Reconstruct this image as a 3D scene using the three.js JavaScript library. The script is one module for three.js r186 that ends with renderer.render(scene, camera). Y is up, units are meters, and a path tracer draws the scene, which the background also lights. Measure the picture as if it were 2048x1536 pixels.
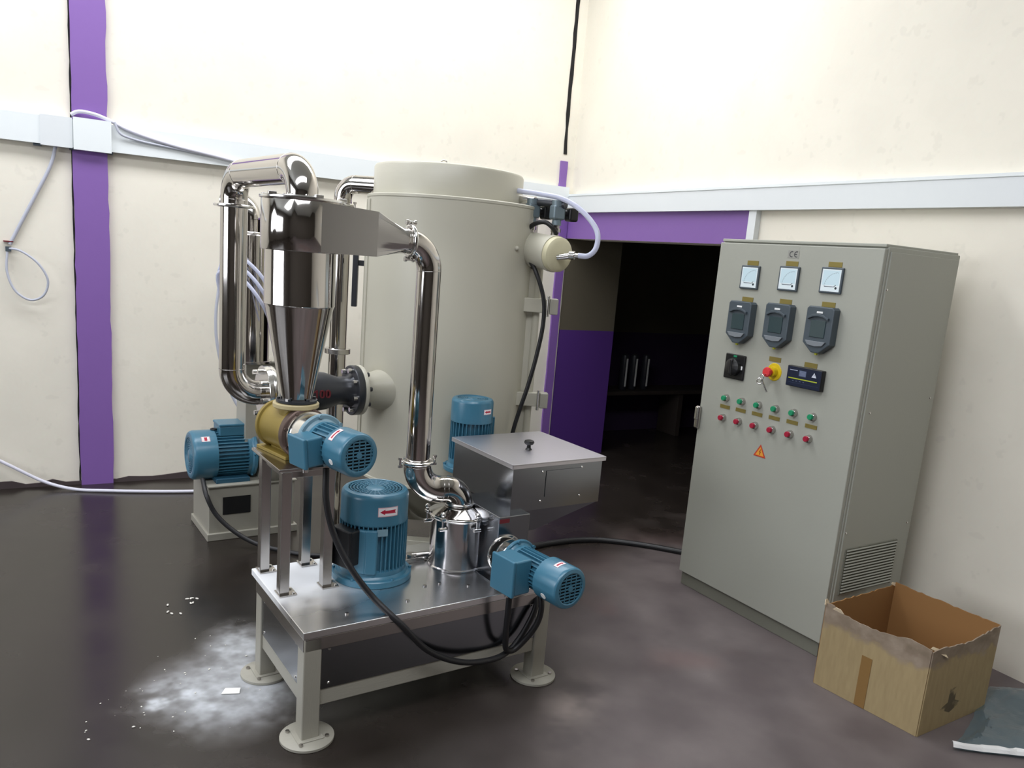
import * as THREE from 'three';
import { RoundedBoxGeometry } from 'three/addons/geometries/RoundedBoxGeometry.js';
import { mergeGeometries, toCreasedNormals } from 'three/addons/utils/BufferGeometryUtils.js';
import { RectAreaLightUniformsLib } from 'three/addons/lights/RectAreaLightUniformsLib.js';
import { FontLoader } from 'three/addons/loaders/FontLoader.js';
import { TextGeometry } from 'three/addons/geometries/TextGeometry.js';

// ------------------------------------------------------------------ camera, light, exposure
const V3 = (x, y, z) => new THREE.Vector3(x, y, z);
const scene = new THREE.Scene();
scene.background = new THREE.Color(0.55, 0.62, 0.7);
const camera = new THREE.PerspectiveCamera(2 * Math.atan(768 / 1590.4) * 180 / Math.PI, 2048 / 1536, 0.05, 60);
camera.setViewOffset(2048, 1536, 0, -62, 2048, 1536);
camera.position.set(0, 1.8187, 0);
camera.rotation.order = 'YXZ';
camera.rotation.set(-0.1953, 0, 0.0819);
const renderer = new THREE.WebGLRenderer({ antialias: true });
renderer.toneMapping = THREE.LinearToneMapping;
renderer.toneMappingExposure = 1.0;
renderer.shadowMap.enabled = true;
RectAreaLightUniformsLib.init();
const CEIL = 4.7;
// unseen roof sheets [x, z, width, length, turn, strength] and window, added for light
const ADDED_SKYLIGHTS = [[-1.65, -4.4, 1.2, 6.4, -1.044, 5.7], [-1.0, -0.2, 1.2, 5.6, -1.044, 6.5]];
const ADDED_WINDOW_POWER = 3;

// ------------------------------------------------------------------ frames of reference
const TH = 0.605, E1 = V3(Math.cos(TH), 0, -Math.sin(TH)), E2 = V3(-Math.sin(TH), 0, -Math.cos(TH)), O = V3(-0.666, 0, -2.672);
const K = (a, b, h) => O.clone().addScaledVector(E1, a).addScaledVector(E2, b).setY(h);                 // along / across the machine skid
const dR = V3(0.503, 0, 0.8643).normalize(), dL = V3(-dR.z, 0, dR.x), CORNER = V3(0.366, 0, -7.361);
const WL = (s, n, h) => CORNER.clone().addScaledVector(dL, s).addScaledVector(dR, n).setY(h);            // on the left wall
const WR = (s, n, h) => CORNER.clone().addScaledVector(dR, s).addScaledVector(dL, n).setY(h);            // on the right wall
const TL = Math.atan2(dR.x, dR.z), TR = Math.atan2(dL.x, dL.z);                                          // turns that face out of each wall
const CY = 1.002, C0 = V3(1.0631, 0, -4.4822);

// ------------------------------------------------------------------ random, noise, textures
let seed = 12345;
const rnd = () => { seed = (seed + 0x6d2b79f5) | 0; let t = Math.imul(seed ^ (seed >>> 15), 1 | seed); t = (t + Math.imul(t ^ (t >>> 7), 61 | t)) ^ t; return ((t ^ (t >>> 14)) >>> 0) / 4294967296; };
const R = (a, b) => a + (b - a) * rnd();
const lat = new Float32Array(65536).map(() => rnd());
const sm = (t) => t * t * (3 - 2 * t), mix = (a, b, t) => a + (b - a) * t, cl = (x, a = 0, b = 1) => Math.min(b, Math.max(a, x)), st = (a, b, x) => sm(cl((x - a) / (b - a)));
function vn(x, y, P = 256) {
  const ix = Math.floor(x), iy = Math.floor(y), fx = sm(x - ix), fy = sm(y - iy), w = (i, j) => lat[((((i % P) + P) % P) * 256 + (((j % P) + P) % P)) & 65535];
  return mix(mix(w(ix, iy), w(ix + 1, iy), fx), mix(w(ix, iy + 1), w(ix + 1, iy + 1), fx), fy);
}
const fbm = (x, y, o = 4, P = 256) => { let s = 0, a = 0.5, n = 0; for (let i = 0; i < o; i++) { s += a * vn(x, y, P); n += a; a *= 0.5; x *= 2; y *= 2; P = Math.min(256, P * 2); } return s / n; };
function dataTex(w, h, f, srgb, rep) {
  const d = new Uint8Array(w * h * 4);
  for (let y = 0; y < h; y++) for (let x = 0; x < w; x++) { const c = f(x / w, y / h), i = (y * w + x) * 4; d[i] = cl(c[0]) * 255; d[i + 1] = cl(c[1]) * 255; d[i + 2] = cl(c[2]) * 255; d[i + 3] = 255; }
  const t = new THREE.DataTexture(d, w, h); t.magFilter = THREE.LinearFilter; t.minFilter = THREE.LinearMipmapLinearFilter; t.generateMipmaps = true;
  t.wrapS = t.wrapT = rep ? THREE.RepeatWrapping : THREE.ClampToEdgeWrapping; if (srgb) t.colorSpace = THREE.SRGBColorSpace; t.needsUpdate = true; return t;
}
function canvasTex(w, h, draw) { const c = document.createElement('canvas'); c.width = w; c.height = h; const g = c.getContext('2d'); draw(g, w, h); const t = new THREE.CanvasTexture(c); t.colorSpace = THREE.SRGBColorSpace; return t; }

// walls: limewashed plaster, 2 m tile
const wallTex = dataTex(512, 512, (u, v) => { const n = fbm(u * 8, v * 8, 5, 8), m = fbm(u * 32 + 9, v * 32, 3, 32), k = 0.965 + 0.035 * n - 0.02 * st(0.72, 0.8, m); return [0.945 * k, 0.922 * k, 0.862 * k]; }, true, true);
const wallBump = dataTex(512, 512, (u, v) => { const n = 0.6 * fbm(u * 12, v * 12, 4, 12) + 0.4 * fbm(u * 64, v * 64, 2, 64); return [n, n, n]; }, false, true);
// floor: 12 m square of worn dark paint; spilt pale powder, dusty right half
const FX = -6, FZ = -9.5, FS = 12;
const blob = (x, z, cx, cz, rx, rz, t = 0) => { const dx = x - cx, dz = z - cz, c = Math.cos(t), s = Math.sin(t); return Math.hypot((dx * c + dz * s) / rx, (-dx * s + dz * c) / rz); };
function floorAt(x, z) {
  const n1 = fbm(x * 0.9 + 40, z * 0.9 + 40, 4), n2 = fbm(x * 5 + 80, z * 5 + 80, 4), n3 = fbm(x * 23, z * 23, 3);
  const dust = st(-0.55, 0.9, x + 0.35 * (z + 3.6) + (n1 - 0.5) * 1.4) * st(-5.9, -4.9, z + (n2 - 0.5) * 0.8);
  let r = 0.165 + 0.05 * (n2 - 0.5), g = 0.145 + 0.045 * (n2 - 0.5), b = 0.13 + 0.045 * (n2 - 0.5);
  const sc = 0.86 + 0.28 * n1; const D = dust * sc;
  r = mix(r, 0.385 + 0.14 * (n2 - 0.5), D); g = mix(g, 0.352 + 0.14 * (n2 - 0.5), D); b = mix(b, 0.35 + 0.13 * (n2 - 0.5), D);
  const red = st(0.58, 0.75, fbm(x * 1.7 + 7, z * 1.7, 3)) * dust * 0.35; r += 0.06 * red; g -= 0.02 * red; b -= 0.03 * red;
  const P = Math.max(1.25 - blob(x, z, -1.05, -2.98, 0.34, 0.36, 0.4), 1.1 - blob(x, z, -1.14, -3.28, 0.2, 0.33, -0.3));
  const pow = cl(P * 1.3) * st(0.12, 0.55, n2 * 0.6 + n3 * 0.22 + P * 0.36), pw2 = cl(1.15 - blob(x, z, -1.3, -2.78, 0.16, 0.24)) * st(0.45, 0.7, n2 * 0.75 + n3 * 0.25);
  const pw3 = cl(1.2 - blob(x, z, 0.34, -3.0, 0.14, 0.34, 0.25)) * st(0.3, 0.7, n2), pw4 = cl(1 - blob(x, z, -0.52, -2.45, 0.5, 0.07, 0.2)) * 0.5;
  const p = cl(0.88 * pow + 0.5 * pw2) * (0.72 + 0.55 * (n3 - 0.3)), w = cl(0.6 * pw3 + 0.3 * pw4);
  r = mix(r, 0.83, p); g = mix(g, 0.85, p); b = mix(b, 0.87, p); r = mix(r, 0.63, w); g = mix(g, 0.58, w); b = mix(b, 0.55, w);
  return [r, g, b, dust, p, n2];
}
const floorTex = dataTex(2048, 2048, (u, v) => floorAt(FX + u * FS, FZ + v * FS), true, false);
const floorRough = dataTex(1024, 1024, (u, v) => { const f = floorAt(FX + u * FS, FZ + v * FS), q = cl(0.25 + 0.3 * f[3] + 0.4 * f[4] + 0.12 * (f[5] - 0.5)); return [q, q, q]; }, false, false);
const fineBump = dataTex(256, 256, (u, v) => { const n = fbm(u * 16, v * 16, 4, 16); return [n, n, n]; }, false, true);
const sheetBump = dataTex(256, 256, (u, v) => { const n = fbm(u * 4, v * 4, 2, 4); return [n, n, n]; }, false, true);
const brushed = dataTex(256, 256, (u, v) => { const n = 0.75 + 0.25 * fbm(u * 4, v * 128, 2, 4); return [n, n, n]; }, false, true);

// table top: powder leaked below the rotary valve lies on the steel; uv = (a, b) of the skid in metres
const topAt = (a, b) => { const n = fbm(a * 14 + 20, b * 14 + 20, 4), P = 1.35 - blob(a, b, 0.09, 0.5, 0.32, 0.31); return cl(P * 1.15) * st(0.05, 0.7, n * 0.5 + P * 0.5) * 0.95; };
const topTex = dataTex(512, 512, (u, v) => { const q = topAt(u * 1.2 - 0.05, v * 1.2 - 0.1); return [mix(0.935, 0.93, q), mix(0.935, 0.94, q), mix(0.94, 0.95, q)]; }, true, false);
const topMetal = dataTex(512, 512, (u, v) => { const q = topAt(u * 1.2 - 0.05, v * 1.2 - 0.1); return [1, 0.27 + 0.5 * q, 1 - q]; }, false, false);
// ------------------------------------------------------------------ materials
const S = (o) => new THREE.MeshStandardMaterial(o), PH = (o) => new THREE.MeshPhysicalMaterial(o), lin = (r, g, b) => new THREE.Color().setRGB(r, g, b);
const clone = (t, rx, ry) => { const c = t.clone(); c.repeat.set(rx, ry); c.needsUpdate = true; return c; };
const M = {
  wall: S({ map: wallTex, bumpMap: wallBump, bumpScale: 0.0015, roughness: 0.7 }),
  purple: S({ color: 0x8460a8, roughness: 0.5, bumpMap: wallBump, bumpScale: 0.0012 }),
  shadedPurple: S({ color: 0x4d2779, roughness: 0.75, bumpMap: wallBump, bumpScale: 0.0012 }),  // same paint as purple, with the doorway shade put into the colour
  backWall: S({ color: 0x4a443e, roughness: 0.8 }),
  store: S({ color: 0x5c5546, roughness: 0.9, bumpMap: wallBump, bumpScale: 0.002 }),  // cream wall in the dark: shade is put into the colour
  shadedStoreLow: S({ color: 0x3a2b48, roughness: 0.7, bumpMap: wallBump, bumpScale: 0.006 }),  // purple dado in the dark, its shade painted in
  ceiling: S({ color: 0xcfd2cf, roughness: 0.85 }),
  floor: S({ map: floorTex, roughnessMap: floorRough, roughness: 1, bumpMap: clone(fineBump, 1, 1), bumpScale: 0.0008 }),
  crack: S({ color: 0x1c1a1a, roughness: 0.9 }), dirt: S({ color: 0x4a4040, roughness: 0.95 }),
  pvc: S({ color: 0xe9eeee, roughness: 0.35 }), pvcGrey: S({ color: 0xdfe3e4, roughness: 0.4 }),
  steel: PH({ color: lin(0.56, 0.535, 0.51), metalness: 1, roughness: 0.09 }),
  sheet: PH({ color: lin(0.56, 0.55, 0.55), metalness: 1, roughness: 0.16 }),
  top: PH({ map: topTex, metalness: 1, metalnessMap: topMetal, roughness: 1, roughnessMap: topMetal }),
  lid: PH({ color: lin(0.74, 0.73, 0.78), metalness: 1, roughness: 0.36 }),
  darkSheet: PH({ color: lin(0.27, 0.285, 0.31), metalness: 1, roughness: 0.19 }),  // stainless like sheet, with dark reflections put into its base colour
  satin: PH({ color: lin(0.50, 0.48, 0.46), metalness: 1, roughness: 0.22 }),
  bright: PH({ color: lin(0.75, 0.74, 0.72), metalness: 1, roughness: 0.18 }),
  beige: PH({ color: 0xa5a296, roughness: 0.36, bumpMap: clone(fineBump, 2, 2), bumpScale: 0.0003 }),
  tank: PH({ color: 0xc3c0b0, roughness: 0.36, bumpMap: clone(fineBump, 2, 2), bumpScale: 0.0003 }),  // same paint as beige, lightened to make up for weak light
  beigeDark: S({ color: 0x8f8c7e, roughness: 0.5 }),
  cream: S({ color: 0xcfc9a8, roughness: 0.45 }),
  cab: S({ color: 0xa5a69b, roughness: 0.5, bumpMap: clone(fineBump, 6, 12), bumpScale: 0.0002 }), plinth: S({ color: 0x77776b, roughness: 0.55 }),
  blue: PH({ color: lin(0.05, 0.18, 0.27), roughness: 0.32, clearcoat: 0.25, clearcoatRoughness: 0.25 }), blueDark: PH({ color: lin(0.02, 0.085, 0.14), roughness: 0.45 }),
  paleBlue: S({ color: lin(0.20, 0.33, 0.40), roughness: 0.4 }),
  gold: PH({ color: lin(0.28, 0.205, 0.045), roughness: 0.4, metalness: 0.25 }), goldPale: S({ color: lin(0.48, 0.40, 0.22), roughness: 0.45 }), rust: S({ color: lin(0.13, 0.09, 0.075), roughness: 0.45, metalness: 0.6 }),
  iron: PH({ color: lin(0.045, 0.048, 0.056), roughness: 0.33, metalness: 0.3 }),
  rubber: S({ color: 0x1b1b1d, roughness: 0.45 }), black: S({ color: 0x141416, roughness: 0.35 }), blackMatt: S({ color: 0x0c0c0d, roughness: 0.8 }),
  slate: S({ color: 0x49535a, roughness: 0.42 }), slateLight: S({ color: 0x7d8388, roughness: 0.4 }), window: PH({ color: 0x3a4a4d, roughness: 0.12 }),
  brass: S({ color: 0x8d7f45, roughness: 0.45, metalness: 0.4 }), green: PH({ color: 0x1f8f62, roughness: 0.35 }), red: PH({ color: 0xa5203a, roughness: 0.35 }), stopRed: PH({ color: 0xd8363a, roughness: 0.4 }),
  yellow: S({ color: 0xd9bd1a, roughness: 0.4 }), lime: S({ color: 0xcfd23a, roughness: 0.45 }), white: S({ color: 0xf0f0ee, roughness: 0.5 }), redMark: S({ color: 0x6e2029, roughness: 0.5 }),
  hose: PH({ color: 0xd8dcf0, roughness: 0.25, transmission: 0.3, thickness: 0.004, ior: 1.4 }), cableWhite: S({ color: 0xd9d8e4, roughness: 0.4 }), cableGrey: S({ color: 0xb9bcc8, roughness: 0.45 }),
  cardIn: S({ color: 0x946c3f, roughness: 0.85 }), tape: S({ color: 0x8a6a3c, roughness: 0.3 }), torn: S({ color: 0xd8c6a8, roughness: 0.9 }),
  plastic: PH({ color: 0xb9d2dc, roughness: 0.12, transmission: 0.85, thickness: 0, ior: 1.45 }), paper: S({ color: 0xf2f1ec, roughness: 0.7 }), crumb: S({ color: 0xdedbd2, roughness: 0.8 }),
  glow: S({ color: 0xffffff, emissive: 0xf4f8ff, emissiveIntensity: 2.2, roughness: 0.6 }), frame: S({ color: 0x8a8f92, roughness: 0.5, metalness: 0.4 }),
  bag: S({ color: 0x33353c, roughness: 0.35 }), shelf: S({ color: 0x3c342f, roughness: 0.7 }),
};

// ------------------------------------------------------------------ geometry helpers
const Y = V3(0, 1, 0);
const prep = (g) => { const n = g.index ? g.toNonIndexed() : g.clone(); for (const k of Object.keys(n.attributes)) if (!['position', 'normal', 'uv'].includes(k)) n.deleteAttribute(k); if (!n.attributes.uv) n.setAttribute('uv', new THREE.BufferAttribute(new Float32Array(n.attributes.position.count * 2), 2)); n.morphAttributes = {}; return n; };
const merge = (gs) => { gs = [].concat(gs).flat(9); return gs.length === 1 ? gs[0] : mergeGeometries(gs.map(prep)); };
const tr = (g, x = 0, y = 0, z = 0, rx = 0, ry = 0, rz = 0) => g.applyMatrix4(new THREE.Matrix4().compose(V3(x, y, z), new THREE.Quaternion().setFromEuler(new THREE.Euler(rx, ry, rz)), V3(1, 1, 1)));
const bx = (w, h, d, x = 0, y = 0, z = 0, r = 0.002, seg = 1) => tr(new RoundedBoxGeometry(w, h, d, seg, Math.min(r, w / 2.01, h / 2.01, d / 2.01)), x, y, z);
const cyl = (r0, r1, h, x = 0, y = 0, z = 0, n = 32) => tr(new THREE.CylinderGeometry(r1, r0, h, n), x, y + h / 2, z);               // stands on y
const lathe = (pts, n = 48) => toCreasedNormals(new THREE.LatheGeometry(pts.map((p) => new THREE.Vector2(Math.max(p[0], 1e-4), p[1])), n), 0.6);
const aim = (from, dir) => new THREE.Matrix4().compose(from, new THREE.Quaternion().setFromUnitVectors(Y, dir.clone().normalize()), V3(1, 1, 1));
const rod = (p, q, r, n = 16, r2 = r) => new THREE.CylinderGeometry(r2, r, p.distanceTo(q), n).translate(0, p.distanceTo(q) / 2, 0).applyMatrix4(aim(p, q.clone().sub(p)));
const sweep = (pts, r, n = 10, k = 6) => new THREE.TubeGeometry(new THREE.CatmullRomCurve3(pts, false, 'centripetal'), pts.length * k, r, n);
function ringAt(p, dir, R0, r, n = 40) { return new THREE.TorusGeometry(R0, r, 10, n).rotateX(Math.PI / 2).applyMatrix4(aim(p, dir)); }
function discAt(p, dir, rad, t, n = 40, b = 0.002) { return lathe([[0, 0], [rad - b, 0], [rad, b], [rad, t - b], [rad - b, t], [0, t]], n).applyMatrix4(aim(p, dir)); }
const hexBolt = (r = 0.007, h = 0.006) => new THREE.CylinderGeometry(r, r, h, 6).translate(0, h / 2, 0);
function boltsAt(p, dir, rad, n, r = 0.007, h = 0.008, ph = 0) { const m = aim(p, dir), a = []; for (let i = 0; i < n; i++) { const t = ph + i * 2 * Math.PI / n; a.push(hexBolt(r, h).translate(rad * Math.cos(t), 0, rad * Math.sin(t)).applyMatrix4(m)); } return a; }
// a pipe run through points with rounded corners: list of {kind, geo, start, end}
function pipeRun(pts, r, fr, n = 28) {
  const segs = []; let cur = pts[0].clone();
  for (let i = 1; i < pts.length; i++) {
    if (i === pts.length - 1) { segs.push({ kind: 'pipe', geo: rod(cur, pts[i], r, n), start: cur.clone(), end: pts[i].clone() }); break; }
    const d0 = pts[i].clone().sub(pts[i - 1]).normalize(), d1 = pts[i + 1].clone().sub(pts[i]).normalize(), f = [].concat(fr)[i - 1] ?? [].concat(fr)[0];
    const ang = Math.acos(cl(d0.dot(d1), -1, 1)), t = f * Math.tan(ang / 2), A = pts[i].clone().addScaledVector(d0, -t), B = pts[i].clone().addScaledVector(d1, t);
    if (cur.distanceTo(A) > 1e-3) segs.push({ kind: 'pipe', geo: rod(cur, A, r, n), start: cur.clone(), end: A.clone() });
    const c = A.clone().addScaledVector(d1.clone().addScaledVector(d0, -d0.dot(d1)).normalize(), f), arc = [];
    const u = A.clone().sub(c), ax = d0.clone().cross(d1).normalize();
    for (let k = 0; k <= 16; k++) arc.push(c.clone().add(u.clone().applyAxisAngle(ax, ang * k / 16)));
    segs.push({ kind: 'elbow', geo: new THREE.TubeGeometry(new THREE.CatmullRomCurve3(arc), 24, r, n), start: A, end: B }); cur = B;
  }
  return segs;
}
const shapeOf = (pts) => new THREE.Shape(pts.map((p) => new THREE.Vector2(p[0], p[1])));
const ext = (pts, d, bevel = 0) => new THREE.ExtrudeGeometry(Array.isArray(pts) ? shapeOf(pts) : pts, { depth: d, bevelEnabled: bevel > 0, bevelThickness: bevel, bevelSize: bevel, bevelSegments: 2, steps: 1, curveSegments: 12 });

// ------------------------------------------------------------------ things and parts
const used = {};
const numbered = (n) => { const k = used[n] = (used[n] ?? -1) + 1; return k ? `${n}_${String(k).padStart(3, '0')}` : n; };
function mesh(name, geos, m, parent) { const o = new THREE.Mesh(merge(geos), m); o.name = name; o.castShadow = o.receiveShadow = true; parent.add(o); return o; }
class Thing {
  constructor(name, label, category, pos, turn = 0, group) {
    const g = this.g = new THREE.Group(); g.name = numbered(name); g.position.copy(pos); g.rotation.y = turn; g.userData = { label, category }; if (group) g.userData.group = group; g.updateMatrix();
    this.inv = g.matrix.clone().invert(); scene.add(g);
  }
  part(name, geos, m, parent = this.g) { return mesh(name, geos, m, parent); }                          // shapes in the thing's own frame
  each(name, geos, m, parent = this.g) { [].concat(geos).flat(9).forEach((g) => mesh(name, g, m, parent)); }
  weach(name, geos, m, parent = this.g) { [].concat(geos).flat(9).forEach((g) => this.w(name, g, m, parent)); }
  w(name, geos, m, parent = this.g) { return mesh(name, merge(geos).applyMatrix4(this.inv), m, parent); }  // shapes in world coordinates
}
function single(name, label, category, geos, m, base, group) { const g = merge(geos).translate(-base.x, -base.y, -base.z), o = new THREE.Mesh(g, m); o.name = numbered(name); o.position.copy(base); o.castShadow = o.receiveShadow = true; o.userData = { label, category }; if (group) o.userData.group = group; scene.add(o); return o; }
function struct(name, geos, m) { const o = mesh(name, geos, m, scene); o.userData.kind = 'structure'; return o; }
function stuff(name, label, category, geos, m) { const o = mesh(name, geos, m, scene); o.userData = { kind: 'stuff', label, category }; return o; }
const uvMetres = (g, f) => { const p = g.attributes.position, u = g.attributes.uv; for (let i = 0; i < p.count; i++) { const q = f(p.getX(i), p.getY(i), p.getZ(i)); u.setXY(i, q[0], q[1]); } return g; };
// slab standing on a wall frame: shape in (s, h), thickness behind the face
function onWall(shape, side, front, back) {
  const g = ext(shape, front - back), m = new THREE.Matrix4(), d = side === 'L' ? dL : dR, n = side === 'L' ? dR : dL;
  m.makeBasis(d, Y, n).setPosition(CORNER.clone().addScaledVector(n, back));
  uvMetres(g, (x, y, z) => [x / 2 + z / 2, y / 2]); g.applyMatrix4(m);
  if (m.determinant() < 0) { const ng = prep(g), p = ng.attributes.position.array, u = ng.attributes.uv.array, w = ng.attributes.normal.array; for (let i = 0; i < p.length / 9; i++) { for (let k = 0; k < 3; k++) { for (const a of [p, w]) { const t = a[i * 9 + 3 + k]; a[i * 9 + 3 + k] = a[i * 9 + 6 + k]; a[i * 9 + 6 + k] = t; } } for (let k = 0; k < 2; k++) { const t = u[i * 6 + 2 + k]; u[i * 6 + 2 + k] = u[i * 6 + 4 + k]; u[i * 6 + 4 + k] = t; } } ng.computeVertexNormals(); return ng; }
  return g;
}
const rect = (s0, s1, h0, h1) => [[s0, h0], [s1, h0], [s1, h1], [s0, h1]];
function ragged(s0, s1, h0, h1, amp, step) { const a = [], b = []; for (let h = h0; h <= h1 + 1e-6; h += step) { a.push([s0 + R(-amp, amp), h]); b.push([s1 + R(-amp, amp), h]); } return [...b, ...a.reverse()]; }

// ================================================================== THE SETTING
{
  const FL = 9.5, FR = 11;
  const floorShape = [[-9, -2.5], [-3, 7], [8, 4], [11, -10], [6, -14], [-3, -11]];
  const fg = new THREE.ExtrudeGeometry(shapeOf(floorShape.map(([x, z]) => [x, -z])), { depth: 0.15, bevelEnabled: false }).rotateX(-Math.PI / 2).translate(0, -0.15, 0);
  uvMetres(fg, (x, y, z) => [(x - FX) / FS, (z - FZ) / FS]); struct('floor', fg, M.floor);
  struct('wall_left', onWall(rect(-0.62, FL, 0, CEIL), 'L', 0, -0.22), M.wall);
  struct('wall_right', onWall([[0, 2.022], [2.2, 2.022], [2.2, 0], [FR, 0], [FR, CEIL], [0, CEIL]], 'R', 0, -0.25), M.wall);
  // walls behind the camera, the left one with an added glowing window of four panes
  const q0 = WL(FL, 0, 0), q1 = WR(FR, 0, 0), q2 = q0.clone().addScaledVector(dR, 8.5);
  const wallBetween = (name, A, B, shape, m) => { const d = B.clone().sub(A).setY(0).normalize(), n = V3(-d.z, 0, d.x); const g = ext(shape, 0.2); uvMetres(g, (x, y) => [x / 2, y / 2]); g.applyMatrix4(new THREE.Matrix4().makeBasis(d, Y, d.clone().cross(Y)).setPosition(A)); return struct(name, g, m); };
  const L1 = q0.distanceTo(q2);
  wallBetween('wall_back_left', q2, q0, (() => { const s = shapeOf(rect(-0.3, L1 + 0.3, 0, CEIL)); s.holes.push(new THREE.Path([[L1 - 5.6, 1.3], [L1 - 5.6, 3.7], [L1 - 1.2, 3.7], [L1 - 1.2, 1.3]].map((p) => new THREE.Vector2(...p)))); return s; })(), M.backWall);
  wallBetween('wall_back_right', q1, q2, shapeOf(rect(-0.3, q1.distanceTo(q2) + 0.3, 0, CEIL)), M.backWall);
  const nW = dL.clone().negate(), wm = (s, h) => q0.clone().addScaledVector(dR, s).setY(h);
  const wf = []; for (const s of [1.2, 2.3, 3.4, 4.5, 5.6]) wf.push(tr(bx(0.06, 2.46, 0.08), ...wm(s, 2.5).toArray(), 0, TR, 0)); for (const h of [1.3, 2.5, 3.7]) wf.push(tr(bx(4.46, 0.06, 0.08), ...wm(3.4, h).toArray(), 0, TR + 0, 0));
  const win = struct('window_1', wf, M.frame);
  const pane = mesh('pane', tr(bx(4.4, 2.4, 0.02), ...wm(3.4, 2.5).addScaledVector(dL, 0.06).toArray(), 0, TR, 0), M.glow, win);
  const wl = new THREE.RectAreaLight(0xf2f6ff, ADDED_WINDOW_POWER, 4.3, 2.3); wl.position.copy(wm(3.4, 2.5).addScaledVector(nW, 0.09)); wl.lookAt(wl.position.clone().add(nW)); scene.add(wl);
  // ceiling with glowing roof sheets added to light the room
  const cs = shapeOf(floorShape.map(([x, z]) => [x, -z]));
  for (const [x, z, w, l, t] of ADDED_SKYLIGHTS) cs.holes.push(new THREE.Path([[-w / 2, -l / 2], [-w / 2, l / 2], [w / 2, l / 2], [w / 2, -l / 2]].map(([u, v]) => { const X = x + u * Math.cos(t) + v * Math.sin(t), Z = z - u * Math.sin(t) + v * Math.cos(t); return new THREE.Vector2(X, -Z); })));
  struct('ceiling', ext(cs, 0.15).rotateX(-Math.PI / 2).translate(0, CEIL, 0), M.ceiling);
  ADDED_SKYLIGHTS.forEach(([x, z, w, l, t, power], i) => {
    const o = struct('window_' + (i + 2), tr(bx(w + 0.1, 0.03, l + 0.1), x, CEIL + 0.1, z, 0, t, 0), M.glow);
    const a = new THREE.RectAreaLight(0xf6f8ff, power, w, l); a.position.set(x, CEIL - 0.02, z); a.rotation.order = 'YXZ'; a.rotation.set(-Math.PI / 2, t, 0); scene.add(a);
  });
  // purple pillar and corner strip
  struct('pillar_left', onWall(ragged(3.70, 3.905, 0, CEIL, 0.004, 0.09), 'L', 0.03, 0.0), M.purple);
  struct('trim_1', onWall(ragged(3.904, 3.913, 0.02, CEIL, 0.0028, 0.07), 'L', 0.006, 0.0), M.crack);
  struct('trim_2', onWall(ragged(0.02, 0.10, 0, 2.25, 0.003, 0.09), 'L', 0.02, 0.0), M.purple);
  struct('trim_3', onWall(ragged(0.075, 0.145, 2.38, 2.72, 0.004, 0.06), 'L', 0.02, 0.0), M.purple);
  struct('trim_4', onWall(ragged(0.092, 0.126, 2.74, CEIL, 0.007, 0.11), 'L', 0.006, 0.0), M.crack);
  struct('lintel', onWall(rect(0.0, 2.2, 2.024, 2.25), 'R', 0.015, 0.0), M.purple);
  struct('baseboard_left', onWall((() => { const t = []; for (let s = 8; s >= 0; s -= 0.08) t.push([s, 0.02 + R(0, 0.03)]); return [[0, 0], [8, 0], ...t]; })(), 'L', 0.012, 0), M.dirt);
  // store behind the opening; its shade is put into the wall colours
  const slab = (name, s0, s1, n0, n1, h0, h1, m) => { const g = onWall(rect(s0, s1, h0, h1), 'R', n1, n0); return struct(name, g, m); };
  slab('wall_store_left_low', 0.0, 0.012, -0.62, -0.002, 0, 1.2, M.shadedPurple);
  slab('wall_store_left_high', 0.0, 0.009, -0.62, -0.002, 1.2, 2.7, M.store);  // dim sheet over the cream wall, standing in for its shade
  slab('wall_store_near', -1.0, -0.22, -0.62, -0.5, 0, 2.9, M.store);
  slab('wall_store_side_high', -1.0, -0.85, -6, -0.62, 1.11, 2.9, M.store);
  slab('wall_store_side_low', -1.0, -0.84, -6, -0.62, 0, 1.11, M.shadedStoreLow);
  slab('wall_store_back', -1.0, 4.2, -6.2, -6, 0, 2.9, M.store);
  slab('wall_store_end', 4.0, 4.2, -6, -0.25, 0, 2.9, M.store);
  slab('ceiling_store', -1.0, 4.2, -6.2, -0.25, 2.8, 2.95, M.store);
}
// cable trunking
{
  const seg = (side, s0, s1, h0, h1, d) => onWall(rect(s0, s1, h0, h1), side, d, 0.001);
  const t = new Thing('cable_trunking', 'long white cable trunking on the wall with the purple pillar', 'trunking', WL(4, 0.03, 2.287), TL);
  t.w('trunk', seg('L', 0.062, 7, 2.287, 2.46, 0.06), M.pvc);
  t.w('joint_cover', seg('L', 3.905, 4.085, 2.280, 2.468, 0.068), M.pvcGrey); t.w('joint_cover', seg('L', 3.68, 3.90, 2.275, 2.475, 0.082), M.pvc);
  for (const s of [3.67, 3.88, 4.08]) t.w('clip', seg('L', s, s + 0.045, 2.272, 2.288, 0.05), M.slate);
  const u = new Thing('cable_trunking', 'white cable trunking above the doorway and behind the control cabinet', 'trunking', WR(3, 0.03, 2.245), TR);
  u.w('trunk', seg('R', 0.0, 7, 2.245, 2.40, 0.06), M.pvcGrey); u.w('cover_lip', seg('R', 0.0, 7, 2.385, 2.402, 0.066), M.pvc);
  u.w('drop', seg('R', 2.225, 2.29, 0.9, 2.247, 0.045), M.pvcGrey);
}

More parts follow.
